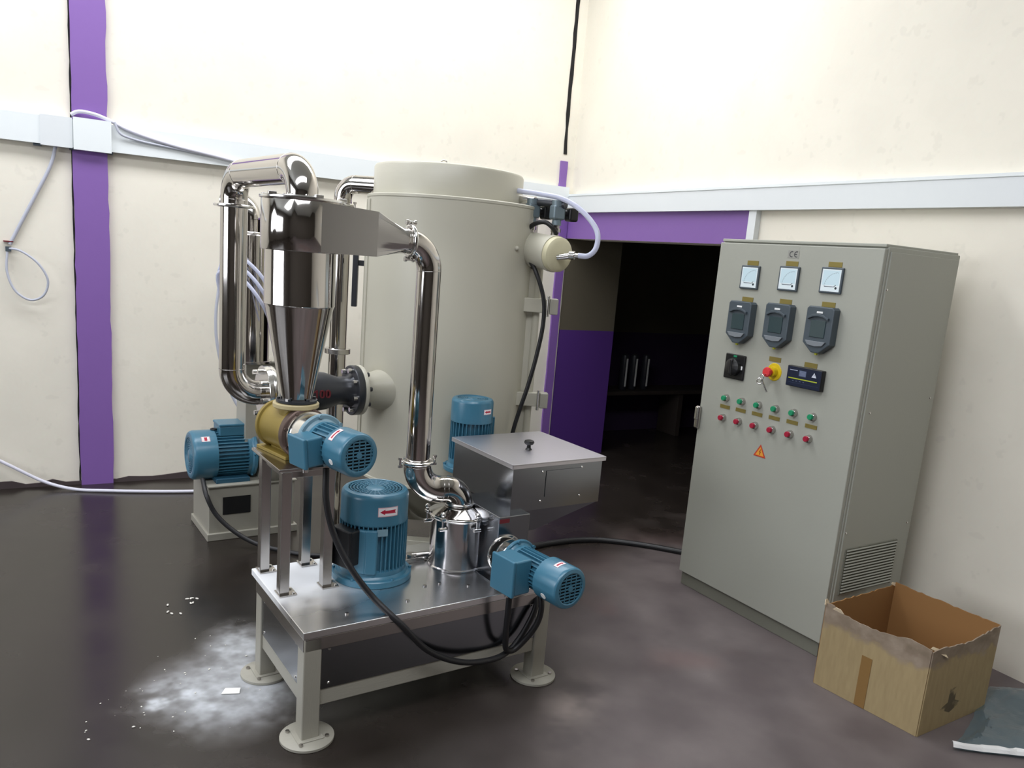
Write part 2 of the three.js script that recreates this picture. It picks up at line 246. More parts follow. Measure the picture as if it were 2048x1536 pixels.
// ================================================================== MACHINE SKID
{
  const t = new Thing('machine_skid', 'low beige steel frame on round feet with a stainless table top', 'machine frame', K(0.52, 0.26, 0), TH);
  const L = (a, b, h) => V3(a - 0.52, h, -(b - 0.26));
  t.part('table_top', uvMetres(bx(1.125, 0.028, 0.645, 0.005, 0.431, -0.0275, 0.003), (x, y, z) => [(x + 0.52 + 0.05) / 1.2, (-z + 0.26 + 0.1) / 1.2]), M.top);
  t.part('apron', [bx(1.10, 0.05, 0.012, 0.0, 0.392, 0.288), bx(1.10, 0.05, 0.012, 0.0, 0.392, -0.30), bx(0.012, 0.05, 0.58, -0.55, 0.392, 0), bx(0.012, 0.05, 0.58, 0.55, 0.392, 0)], M.satin);
  for (const [a, b] of [[0, 0], [0, 0.515], [1.037, 0], [1.037, 0.515]]) {
    const p = L(a, b, 0), l = t.part('leg', bx(0.068, 0.408, 0.068, p.x, 0.212, p.z, 0.005), M.beige);
    t.part('foot_plate', [lathe([[0, 0], [0.098, 0], [0.1, 0.002], [0.1, 0.011], [0.097, 0.013], [0, 0.013]]).translate(p.x, 0, p.z), bx(0.1, 0.004, 0.1, p.x, 0.015, p.z)], M.beige, l);
    t.each('foot_bolt', [0.6, 2.2, 3.8, 5.4].map((q) => hexBolt(0.008, 0.009).translate(p.x + 0.075 * Math.cos(q), 0.012, p.z + 0.075 * Math.sin(q))), M.satin, l);
  }
  for (const b of [0, 0.515]) { const p = L(0.5185, b, 0); t.part('rail', bx(0.97, 0.068, 0.05, p.x, 0.172, p.z, 0.004), M.beige); t.part('top_rail', bx(0.97, 0.03, 0.05, p.x, 0.40, p.z, 0.003), M.beigeDark); }
  for (const a of [0, 1.037]) { const p = L(a, 0.2575, 0); t.part('rail', bx(0.05, 0.068, 0.448, p.x, 0.172, p.z, 0.004), M.beige); t.part('top_rail', bx(0.05, 0.03, 0.448, p.x, 0.40, p.z, 0.003), M.beigeDark); }
  const pan = (x, z, w, ry) => { const q = t.part('side_panel', tr(bx(w, 0.178, 0.004), x, 0.292, z, 0, ry, 0), M.darkSheet); const sc = []; for (const [u, v] of [[-1, 1], [1, 1], [-1, -1], [1, -1]]) { const g = lathe([[0, 0.004], [0.004, 0.003], [0.006, 0]], 12).rotateX(Math.PI / 2).translate(u * (w / 2 - 0.03), v * 0.068, 0.002); sc.push(tr(g, x, 0.292, z, 0, ry, 0)); } t.each('screw', sc, M.bright, q); };
  pan(L(0.5185, 0, 0).x, L(0, -0.026, 0).z, 0.966, 0); pan(L(-0.026, 0, 0).x, L(0, 0.2575, 0).z, 0.445, -Math.PI / 2);
  t.each('bolt', [[0.16, 0.05], [0.72, 0.09], [0.55, 0.16], [0.62, 0.16], [0.1, 0.6], [0.42, 0.06]].map(([a, b]) => { const p = L(a, b, 0.445); return hexBolt(0.008, 0.006).translate(p.x, 0.444, p.z); }), M.satin);
}

// ================================================================== MOTORS
const arrowTex = canvasTex(256, 96, (g, w, h) => { g.fillStyle = '#f2eef0'; g.fillRect(0, 0, w, h); g.strokeStyle = '#c9909c'; g.lineWidth = 5; g.strokeRect(4, 4, w - 8, h - 8); g.fillStyle = '#b81f3c'; g.beginPath(); g.moveTo(24, 48); g.lineTo(86, 20); g.lineTo(86, 34); g.lineTo(228, 30); g.lineTo(216, 48); g.lineTo(228, 66); g.lineTo(86, 62); g.lineTo(86, 76); g.closePath(); g.fill(); });
M.arrow = S({ map: arrowTex, roughness: 0.45 });
// axis along local +Y; m turns the motor into the thing's frame
function motor(t, m, o) {
  const { rf, tf, rb, y0, y1, rc, y2, fins = 30, grille = 'rings', box, lab, fin = 0.016 } = o, add = (n, g, mat, par) => t.part(n, merge(g).applyMatrix4(m), mat, par);
  if (rf) add('flange', [lathe([[0, 0], [rf - 0.004, 0], [rf, 0.004], [rf, tf - 0.004], [rf - 0.004, tf], [rb + 0.008, tf], [rb, tf + 0.012], [rb * 0.9, y0 + 0.01], [0, y0 + 0.01]]), boltsAt(V3(0, tf, 0), Y, (rf + rb) / 2 + 0.006, 6, 0.008, 0.008, 0.4)], o.flangeMat || M.blue);
  const core = add('body', lathe([[0, y0 - 0.004], [rb * 0.96, y0 - 0.004], [rb, y0], [rb, y0 + 0.022], [rb - fin, y0 + 0.026], [rb - fin, y1], [0, y1]]), M.blueDark);
  core.material = M.blue;
  const fg = new THREE.BoxGeometry(fin + 0.004, y1 - y0 - 0.02, 0.0042).translate(rb - fin / 2 - 0.002, (y0 + y1) / 2 + 0.008, 0);
  for (let i = 0; i < fins; i++) { const f = new THREE.Mesh(fg, M.blue); f.name = 'cooling_fin'; f.castShadow = f.receiveShadow = true; f.applyMatrix4(m.clone().multiply(new THREE.Matrix4().makeRotationY(i / fins * 2 * Math.PI + 0.03))); t.g.add(f); }
  const rg = rc * (o.gr || 0.72), e = rc * 0.16;
  const cowl = add('fan_cowl', lathe([[rb - 0.002, y1 - 0.002], [rc, y1 - 0.006], [rc, y2 - e], [rc - e * 0.12, y2 - e * 0.55], [rc - e * 0.45, y2 - e * 0.15], [rc - e, y2], [rg + 0.004, y2 + 0.001], [rg, y2 - 0.001], [rg, y2 - 0.012]], 56), M.blue);
  add('grille_recess', lathe([[0, y2 - 0.011], [rg + 0.002, y2 - 0.011], [rg + 0.002, y2 - 0.014], [0, y2 - 0.014]], 40), M.blackMatt, cowl);
  const gb = [];
  if (grille === 'rings') { for (const k of [0.92, 0.8, 0.68, 0.56, 0.44]) gb.push(new THREE.TorusGeometry(rg * k, 0.0028, 6, 44).rotateX(Math.PI / 2).translate(0, y2 - 0.004, 0)); for (let i = 0; i < 28; i++) gb.push(new THREE.BoxGeometry(rg * 0.62, 0.003, 0.0035).translate(rg * 0.68, y2 - 0.004, 0).rotateY(i / 28 * 2 * Math.PI)); gb.push(lathe([[0, y2 + 0.002], [rg * 0.3, y2], [rg * 0.36, y2 - 0.004], [rg * 0.36, y2 - 0.01]], 28)); }
  else { for (let k = -4; k <= 4; k++) { const z = k * rg / 4.6, w = Math.sqrt(Math.max(0, rg * rg - z * z)); gb.push(new THREE.BoxGeometry(2 * w, 0.003, rg * 0.085).translate(0, y2 - 0.003, z)); if (k % 2 === 0) gb.push(new THREE.BoxGeometry(rg * 0.07, 0.003, 2 * w).translate(z, y2 - 0.003, 0)); } gb.push(new THREE.CylinderGeometry(rg * 0.2, rg * 0.2, 0.004, 20).translate(0, y2 - 0.002, 0)); }
  add('grille', gb, M.blue, cowl);
  if (lab) { const lg = new THREE.CylinderGeometry(rc + 0.0012, rc + 0.0012, lab.h, 10, 1, true, lab.phi - lab.w / 2, lab.w).translate(0, lab.y, 0); add('direction_label', lab.flip ? lg.rotateX(0) : lg, M.arrow, cowl); }
  if (box) {
    const c = new THREE.Matrix4().makeRotationY(box.phi), bm = box.mat || M.blue;
    const tb = add('terminal_box', [bx(box.d, box.l, box.w, rb + box.d / 2 - fin - 0.004, box.y, 0, 0.008, 3)].map((g) => g.applyMatrix4(c)), bm);
    add('box_cover', [bx(0.016, box.l + 0.008, box.w + 0.008, rb + box.d - fin + 0.002, box.y, 0, 0.006, 3)].map((g) => g.applyMatrix4(c)), bm, tb);
    if (box.gland) add('cable_gland', [rod(V3(rb + box.d / 2, box.y, box.gland * box.w / 2), V3(rb + box.d / 2, box.y, box.gland * (box.w / 2 + 0.03)), 0.013, 6)].map((g) => g.applyMatrix4(c)), M.bright, tb);
  }
  if (o.extra) o.extra(add, core);
}
const I4 = new THREE.Matrix4();
{ // big vertical motor on the table
  const t = new Thing('electric_motor', 'large upright blue motor standing on the stainless table, red arrow label in front', 'motor', K(0.40, 0.365, 0.445), TH);
  motor(t, I4, { rf: 0.168, tf: 0.03, rb: 0.142, y0: 0.04, y1: 0.262, rc: 0.14, y2: 0.388, fins: 46, grille: 'rings', gr: 0.8, box: { phi: Math.PI + 0.35, d: 0.06, l: 0.15, w: 0.12, y: 0.17, mat: M.black }, lab: { phi: -0.02, w: 0.62, h: 0.04, y: 0.322 },
    extra: (add) => { for (const p of [-2.35, -2.05]) add('side_rib', [bx(0.03, 0.19, 0.05, 0.135, 0.15, 0, 0.008, 2).rotateY(p)], M.blue); add('name_plate', [bx(0.003, 0.03, 0.045, 0.144, 0.235, 0).rotateY(-1.75)], M.paleBlue); } });
}
{ // smaller upright motor in front of the collector
  const t = new Thing('electric_motor', 'small upright blue motor half hidden behind the square hopper', 'motor', K(1.10, 0.775, 0), TH);
  t.part('pedestal', [bx(0.14, 0.735, 0.14, 0, 0.3675, 0.02, 0.006), bx(0.2, 0.02, 0.19, 0, 0.73, 0.01)], M.beigeDark);
  motor(t, new THREE.Matrix4().makeTranslation(0, 0.74, 0), { rf: 0.128, tf: 0.025, rb: 0.104, y0: 0.04, y1: 0.262, rc: 0.106, y2: 0.372, fins: 32, grille: 'rings', box: { phi: 0.55, d: 0.07, l: 0.09, w: 0.1, y: 0.21 }, lab: { phi: 0.28, w: 0.5, h: 0.026, y: 0.318 } });
}
{ // feeder gear motor
  const d = 0.09, t = new Thing('gear_motor', 'blue motor with square terminal box hanging over the front edge of the table', 'motor', K(0.885, 0.06, 0.57), TH + d);
  const m = new THREE.Matrix4().makeRotationX(Math.PI / 2);   // local y -> +z (towards the viewer)
  t.part('coupling', [lathe([[0, 0], [0.07, 0], [0.072, 0.003], [0.072, 0.012], [0.045, 0.014], [0.04, 0.05], [0.055, 0.052], [0.055, 0.066], [0, 0.066]]).applyMatrix4(m)], M.bright);
  motor(t, m.clone().multiply(new THREE.Matrix4().makeTranslation(0, 0.066, 0)), { rf: 0.094, tf: 0.016, rb: 0.074, y0: 0.022, y1: 0.21, rc: 0.086, y2: 0.335, fins: 26, grille: 'slats', gr: 0.72, fin: 0.012, box: { phi: Math.PI * 1.0, d: 0.085, l: 0.135, w: 0.145, y: 0.095, gland: -1 }, lab: { phi: 3.3, w: 0.55, h: 0.026, y: 0.275 },
    extra: (add) => add('label_spot', [discAt(V3(-0.0, 0, 0), Y, 0.014, 0.002, 20, 0.0005).rotateZ(Math.PI / 2).translate(-0.0855, 0.262, 0).rotateY(0.5)], M.white) });
}
{ // rotary valve motor
  const d = 0.182, c = K(0.088, 0.475, 1.07), f = V3(Math.sin(TH + d), 0, Math.cos(TH + d)), t = new Thing('gear_motor', 'blue motor with round grille on the end of the gold rotary valve', 'motor', c.clone().addScaledVector(f, 0.185), TH + d);
  const m = new THREE.Matrix4().makeRotationX(Math.PI / 2);
  motor(t, m, { rf: 0.103, tf: 0.018, rb: 0.078, y0: 0.024, y1: 0.16, rc: 0.083, y2: 0.275, fins: 26, grille: 'slats', gr: 0.7, fin: 0.012, flangeMat: M.paleBlue, box: { phi: Math.PI * 1.03, d: 0.07, l: 0.11, w: 0.11, y: 0.08, gland: -1 }, lab: { phi: 3.75, w: 0.75, h: 0.026, y: 0.185 },
    extra: (add) => add('label_spot', [discAt(V3(0, 0, 0), Y, 0.012, 0.002, 20, 0.0005).rotateZ(Math.PI / 2).translate(-0.0825, 0.21, 0).rotateY(0.35)], M.white) });
}
{ // blower motor lying on the beige box
  const t = new Thing('electric_motor', 'large blue motor lying on the beige blower base near the purple pillar', 'motor', K(0.455, 2.33, 0.492), TH);
  const m = new THREE.Matrix4().makeRotationZ(Math.PI / 2);   // local y -> -x (cowl towards the pillar)
  motor(t, m, { rf: 0.155, tf: 0.02, rb: 0.146, y0: 0.03, y1: 0.24, rc: 0.15, y2: 0.375, fins: 40, grille: 'rings', fin: 0.02, box: { phi: 0, d: 0.062, l: 0.19, w: 0.15, y: 0.12 }, lab: { phi: 0.9, w: 0.25, h: 0.05, y: 0.30 },
    extra: (add, core) => { add('foot', [bx(0.03, 0.2, 0.3, -0.137, 0.15, 0, 0.004)], M.blueDark); add('lifting_eye', [new THREE.TorusGeometry(0.016, 0.005, 8, 18).rotateY(Math.PI / 2).translate(0.155, 0.232, 0)], M.black); } });
}

// ================================================================== STAND, ROTARY VALVE, CYCLONE
{
  const t = new Thing('valve_stand', 'stainless four-legged stand on the table carrying the gold rotary valve', 'stand', K(0.09, 0.45, 0.445), TH), L = (a, b) => [a - 0.09, -(b - 0.45)];
  for (const [a, b] of [[0.0, 0.315], [0.0, 0.57], [0.178, 0.325], [0.178, 0.575]]) {
    const [x, z] = L(a, b), l = t.part('leg', bx(0.04, 0.5, 0.04, x, 0.253, z, 0.003), M.satin); t.part('foot', bx(0.07, 0.006, 0.07, x + 0.012, 0.0035, z, 0.001), M.satin, l);
    t.each('bolt', [hexBolt(0.006, 0.006).translate(x + 0.036, 0.006, z + 0.022), hexBolt(0.006, 0.006).translate(x + 0.036, 0.006, z - 0.022)], M.bright, l);
  }
  t.part('top_plate', bx(0.26, 0.012, 0.36, 0.0, 0.517, 0.0, 0.002), M.satin);
  t.part('cross_bar', [bx(0.14, 0.035, 0.02, L(0.09, 0.32)[0], 0.492, L(0, 0.32)[1]), bx(0.14, 0.035, 0.02, 0, 0.492, L(0, 0.575)[1]), bx(0.02, 0.035, 0.22, L(0, 0)[0], 0.492, 0), bx(0.02, 0.035, 0.22, L(0.178, 0)[0], 0.492, 0)], M.satin);
}
{
  const d = 0.182, c = K(0.088, 0.475, 0.968), t = new Thing('rotary_valve', 'gold painted cast rotary valve under the cone of the cyclone', 'valve', c, TH + d), m = new THREE.Matrix4().makeTranslation(0, 0.102, 0).multiply(new THREE.Matrix4().makeRotationX(Math.PI / 2));
  const Lm = (p, n = 48) => lathe(p, n).applyMatrix4(m);
  t.part('body', [Lm([[0, -0.15], [0.098, -0.15], [0.1, -0.146], [0.1, -0.13], [0.092, -0.126], [0.092, 0.03], [0.1, 0.034], [0.1, 0.052], [0, 0.052]]), cyl(0.07, 0.062, 0.11, 0, 0.1, -0.0)], M.gold);
  t.part('top_flange', lathe([[0, 0.196], [0.086, 0.196], [0.09, 0.2], [0.09, 0.213], [0.087, 0.217], [0, 0.217]]), M.goldPale);
  t.part('base_foot', [bx(0.16, 0.014, 0.24, 0, 0.007, -0.05, 0.003), bx(0.09, 0.06, 0.14, 0, 0.035, -0.05, 0.012, 2)], M.gold);
  t.part('end_cover', [Lm([[0, 0.052], [0.103, 0.052], [0.104, 0.055], [0.104, 0.08], [0.1, 0.084], [0.09, 0.088], [0, 0.088]])], M.rust);
  t.each('bolt', boltsAt(V3(0, 0.102, 0.084), V3(0, 0, 1), 0.096, 8, 0.006, 0.006, 0.3), M.rust);
  t.part('gearbox', [Lm([[0, 0.086], [0.092, 0.086], [0.094, 0.09], [0.094, 0.106], [0.088, 0.109], [0.084, 0.183], [0, 0.183]])], M.bright);
}
{
  const c = K(0.09, 0.475, 1.186), t = new Thing('cyclone', 'tall polished stainless cyclone with a long cone above the rotary valve', 'cyclone', c, TH);
  t.part('cone', lathe([[0.0, 0.002], [0.062, 0.002], [0.062, 0.02], [0.13, 0.375], [0.134, 0.385]], 72), M.steel);
  t.part('outlet_flange', [lathe([[0.05, 0], [0.078, 0], [0.08, 0.002], [0.08, 0.011], [0.05, 0.013]]), boltsAt(V3(0, 0.012, 0), Y, 0.07, 6, 0.007, 0.008, 0.2)], M.iron);
  t.part('barrel', lathe([[0.133, 0.383], [0.1355, 0.386], [0.1345, 0.39], [0.1345, 0.592]], 72), M.steel);
  const hd = t.part('head', lathe([[0.134, 0.588], [0.149, 0.590], [0.151, 0.593], [0.151, 0.776], [0.149, 0.779], [0, 0.781]], 72), M.steel);
  t.part('top_plate', lathe([[0, 0.779], [0.157, 0.779], [0.158, 0.781], [0.158, 0.787], [0.157, 0.789], [0, 0.789]], 56), M.bright);
  // square inlet that narrows to a round neck
  const sec = (x, y0, y1, z0, z1, rnd_) => { const a = []; for (let i = 0; i < 48; i++) { const q = i / 48 * 2 * Math.PI, cx = Math.cos(q), sy = Math.sin(q), k = 1 / Math.max(Math.abs(cx), Math.abs(sy)), kk = mix(k, 1, rnd_); a.push([x, (y0 + y1) / 2 + sy * kk * (y1 - y0) / 2, (z0 + z1) / 2 + cx * kk * (z1 - z0) / 2]); } return a; };
  const loft = (secs) => { const p = [], u = []; for (let i = 0; i + 1 < secs.length; i++) for (let j = 0; j < 48; j++) { const k = (j + 1) % 48, A = secs[i][j], B = secs[i + 1][j], C = secs[i + 1][k], D = secs[i][k]; for (const v of [A, D, B, B, D, C]) { p.push(...v); u.push(v[0], v[1]); } } const g = new THREE.BufferGeometry(); g.setAttribute('position', new THREE.Float32BufferAttribute(p, 3)); g.setAttribute('uv', new THREE.Float32BufferAttribute(u, 2)); g.computeVertexNormals(); return toCreasedNormals(g, 0.6); };
  t.part('inlet_box', loft([sec(-0.02, 0.592, 0.778, 0.0, 0.149, 0), sec(0.25, 0.592, 0.762, 0.005, 0.149, 0)]), M.sheet);
  t.part('inlet_taper', loft([sec(0.25, 0.592, 0.762, 0.005, 0.149, 0), sec(0.375, 0.612, 0.716, 0.044, 0.148, 1), sec(0.385, 0.612, 0.716, 0.044, 0.148, 1)]), M.sheet);
  t.each('lug', [0.3, 1.5, 2.7, 3.9, 5.1].map((q) => bx(0.03, 0.012, 0.02, 0.15 * Math.cos(q), 0.793, 0.15 * Math.sin(q))), M.bright);
}
// ducts: pipes, elbows, clamps
function duct(t, pts, r, fr, m, clamps) {
  for (const s of pipeRun(pts, r, fr)) { const p = t.w(s.kind, s.geo, m); if (s.kind === 'elbow') { const c = s.geo.parameters.path; for (const k of [0, 1]) t.w('weld_ring', ringAt(c.getPoint(k), c.getTangent(k), r - 0.0006, 0.0016), m, p); } }
  for (const [p, d, k = 1] of clamps) clamp(t, p, d, r, k);
}
function clamp(t, p, d, r, k = 1) {
  d = d.clone().normalize(); const side = (Math.abs(d.y) > 0.7 ? E1.clone() : Y.clone()), c = t.w('clamp', [ringAt(p, d, r + 0.006, 0.009), discAt(p.clone().addScaledVector(d, -0.004), d, r + 0.012, 0.008)], M.bright);
  if (k) for (const s of [-1, 1]) { const q = p.clone().addScaledVector(side, s * (r + 0.022)); t.w('clamp_bolt', [rod(q.clone().addScaledVector(d, -0.02), q.clone().addScaledVector(d, 0.02), 0.006, 8), rod(q.clone().addScaledVector(d, 0.012), q.clone().addScaledVector(d, 0.022), 0.011, 6), rod(q.clone().addScaledVector(d, -0.022), q.clone().addScaledVector(d, -0.012), 0.011, 6), rod(p.clone().addScaledVector(side, s * r), q, 0.008, 8)], M.bright, c); }
}
{
  const t = new Thing('duct_pipe', 'polished duct bending from the mill lid up to the square cyclone inlet', 'pipe', K(0.8, 0.335, 0.74), TH);
  duct(t, [K(0.475, 0.379, 1.85), K(0.598, 0.379, 1.85), K(0.598, 0.379, 0.92)], 0.051, [0.115], M.steel, [[K(0.505, 0.379, 1.85), E1]]);
  duct(t, [K(0.598, 0.379, 0.93), K(0.598, 0.379, 0.795), K(0.795, 0.335, 0.795), K(0.795, 0.335, 0.72)], 0.06, [0.112, 0.07], M.steel, [[K(0.598, 0.379, 0.925), Y]]);
}
{
  const t = new Thing('duct_pipe', 'polished duct from the cyclone top down to the bolted valve on its left', 'pipe', K(0.09, 0.475, 1.975), TH);
  duct(t, [K(0.09, 0.475, 1.972), K(0.09, 0.475, 2.085), K(0.04, 1.24, 2.085), K(0.04, 1.24, 1.078), K(0.2, 1.245, 1.078)], 0.06, [0.11, 0.11, 0.12], M.steel, [[K(0.04, 1.24, 1.945), Y, 0]]);
  t.w('pipe_flange', discAt(K(0.04, 1.24, 1.94), Y, 0.09, 0.01), M.bright);
  t.w('collar', [discAt(K(0.09, 0.475, 1.972), Y, 0.078, 0.01), boltsAt(K(0.09, 0.475, 1.98), Y, 0.07, 6, 0.006, 0.007)], M.bright);
  const e = E1; t.w('flange', [discAt(K(0.185, 1.245, 1.078), e, 0.13, 0.022)], M.bright); t.weach('flange_bolt', boltsAt(K(0.185, 1.245, 1.078), e.clone().negate(), 0.108, 8, 0.013, 0.03, 0.39), M.bright);
}
const font = await new FontLoader().loadAsync('fonts/droid/droid_sans_bold.typeface.json');
{
  const y0 = 1.076, t = new Thing('pipe_valve', 'dark cast iron valve body marked 100 between two bolted flanges', 'valve', K(0.42, 1.245, y0 - 0.13), TH), m = aim(K(0.208, 1.245, y0), E1);
  t.w('end_flange', [lathe([[0, 0], [0.128, 0], [0.13, 0.003], [0.13, 0.022], [0.128, 0.025], [0, 0.025]]).applyMatrix4(m)], M.bright);
  const b = t.w('body', [lathe([[0.08, 0.02], [0.075, 0.05], [0.085, 0.1], [0.1, 0.15], [0.103, 0.22], [0.095, 0.29], [0.072, 0.36], [0.074, 0.41], [0.09, 0.435]], 48).applyMatrix4(m)], M.iron);
  t.w('end_flange', [lathe([[0, 0.43], [0.127, 0.43], [0.13, 0.434], [0.13, 0.462], [0.128, 0.465], [0, 0.465]]).applyMatrix4(m)], M.iron);
  t.weach('flange_bolt', [...boltsAt(K(0.64, 1.245, y0), E1.clone().negate(), 0.107, 8, 0.013, 0.025, 0.39)], M.bright);
  const tx = new TextGeometry('100', { font, size: 0.04, depth: 0.006, curveSegments: 4 }); tx.applyMatrix4(new THREE.Matrix4().makeRotationY(TH)); const p = K(0.405, 1.146, 1.06); tx.translate(p.x, p.y, p.z); t.w('cast_mark', tx, M.redMark, b);
}

// ================================================================== MILL AND FEED HOPPER
{
  const c = K(0.795, 0.335, 0.445), t = new Thing('pulverizer_mill', 'polished round mill drum on the table below the duct elbow', 'mill', c, TH), L = (a, b, h) => V3(a - 0.795, h - 0.445, -(b - 0.335));
  t.part('drum', lathe([[0, 0.001], [0.127, 0.001], [0.127, 0.008], [0.122, 0.012], [0.122, 0.225], [0.13, 0.228], [0.132, 0.232], [0.13, 0.236], [0.12, 0.238], [0, 0.238]], 64), M.sheet);
  const lid = t.part('lid', lathe([[0.131, 0.238], [0.133, 0.242], [0.131, 0.247], [0.122, 0.25], [0.075, 0.272], [0.058, 0.278], [0.056, 0.29], [0, 0.29]], 64), M.steel);
  t.part('lid_ring', [new THREE.TorusGeometry(0.127, 0.008, 10, 56).rotateX(Math.PI / 2).translate(0, 0.238, 0), new THREE.TorusGeometry(0.062, 0.007, 10, 40).rotateX(Math.PI / 2).translate(0, 0.285, 0)], M.bright);
  for (const q of [1.45, -0.35, 3.6, 2.6]) { const x = 0.138 * Math.cos(q), z = 0.138 * Math.sin(q); t.part('clamp', [rod(V3(x, 0.195, z), V3(x, 0.262, z), 0.005, 8), tr(new THREE.SphereGeometry(0.012, 14, 10), x, 0.265, z), rod(V3(x - 0.016, 0.198, z), V3(x + 0.016, 0.198, z), 0.009, 8), bx(0.02, 0.014, 0.02, x, 0.242, z)], M.bright); }
  const hs = t.part('feed_housing', [bx(0.16, 0.29, 0.34, L(0.925, 0, 0).x, 0.146, L(0, 0.25, 0).z, 0.004), bx(0.2, 0.006, 0.38, L(0.925, 0, 0).x, 0.003, L(0, 0.25, 0).z)], M.darkSheet);
  t.part('motor_flange', [discAt(L(0.885, 0.085, 0.57), V3(0, 0, 1), 0.085, 0.012), boltsAt(L(0.885, 0.074, 0.57), V3(0, 0, 1), 0.075, 6, 0.006, 0.006)], M.bright);
  t.part('red_label', bx(0.05, 0.018, 0.002, L(0.872, 0, 0).x, 0.272, L(0, 0.079, 0).z, 0.0005), M.redMark);
  t.part('pipe_stub', [rod(L(0.62, 0.43, 0.465), L(0.72, 0.42, 0.465), 0.018), rod(L(0.62, 0.43, 0.445), L(0.62, 0.43, 0.48), 0.024), bx(0.09, 0.02, 0.05, L(0.63, 0, 0).x, 0.011, L(0, 0.43, 0).z)], M.satin);
}
{
  const c = K(1.17, 0.37, 0.60), t = new Thing('feed_hopper', 'square stainless feed hopper with a flat lid and black knob', 'hopper', c, TH), y = (h) => h - 0.60, w = 0.495, d = 0.505;
  const fr = (h0, x0, x1, z0, z1, h1, X0, X1, Z0, Z1) => { const A = [[x0, h0, z0], [x1, h0, z0], [x1, h0, z1], [x0, h0, z1]], B = [[X0, h1, Z0], [X1, h1, Z0], [X1, h1, Z1], [X0, h1, Z1]], p = []; for (let i = 0; i < 4; i++) { const k = (i + 1) % 4; for (const v of [A[i], B[i], A[k], A[k], B[i], B[k]]) p.push(...v); } for (const v of [A[0], A[1], A[2], A[0], A[2], A[3], B[0], B[2], B[1], B[0], B[3], B[2]]) p.push(...v); const g = new THREE.BufferGeometry(); g.setAttribute('position', new THREE.Float32BufferAttribute(p, 3)); g.computeVertexNormals(); return prep(g); };
  const b = t.part('body', [fr(y(0.735), -w / 2, w / 2, -d / 2, d / 2, y(0.943), -w / 2, w / 2, -d / 2, d / 2)], M.darkSheet);
  t.part('chute', [fr(y(0.61), -0.22, -0.06, -0.1, 0.18, y(0.735), -w / 2 + 0.004, w / 2 - 0.004, -d / 2 + 0.004, d / 2 - 0.004)], M.darkSheet);
  const lid = t.part('lid', [bx(0.52, 0.006, 0.53, 0, y(0.951), 0, 0.001), bx(0.52, 0.018, 0.004, 0, y(0.943), 0.263, 0.001), bx(0.52, 0.018, 0.004, 0, y(0.943), -0.263, 0.001), bx(0.004, 0.018, 0.53, -0.258, y(0.943), 0, 0.001), bx(0.004, 0.018, 0.53, 0.258, y(0.943), 0, 0.001)], M.lid);
  t.part('knob', [lathe([[0, 0], [0.016, 0], [0.01, 0.008], [0.009, 0.02], [0.02, 0.026], [0.024, 0.034], [0.021, 0.042], [0.01, 0.046], [0, 0.047]], 28).translate(-0.03, y(0.954), 0.05)], M.black, lid);
  const pl = t.part('name_plate', bx(0.2, 0.12, 0.002, 0.03, y(0.85), d / 2 + 0.002, 0.0005), M.darkSheet);
  t.each('screw', [[-0.09, 0.908], [0.13, 0.912], [-0.09, 0.773], [0.13, 0.777]].map(([x, h]) => lathe([[0, 0.003], [0.004, 0.002], [0.0055, 0]], 12).rotateX(Math.PI / 2).translate(x, y(h), d / 2 + 0.001)), M.bright, b);
}

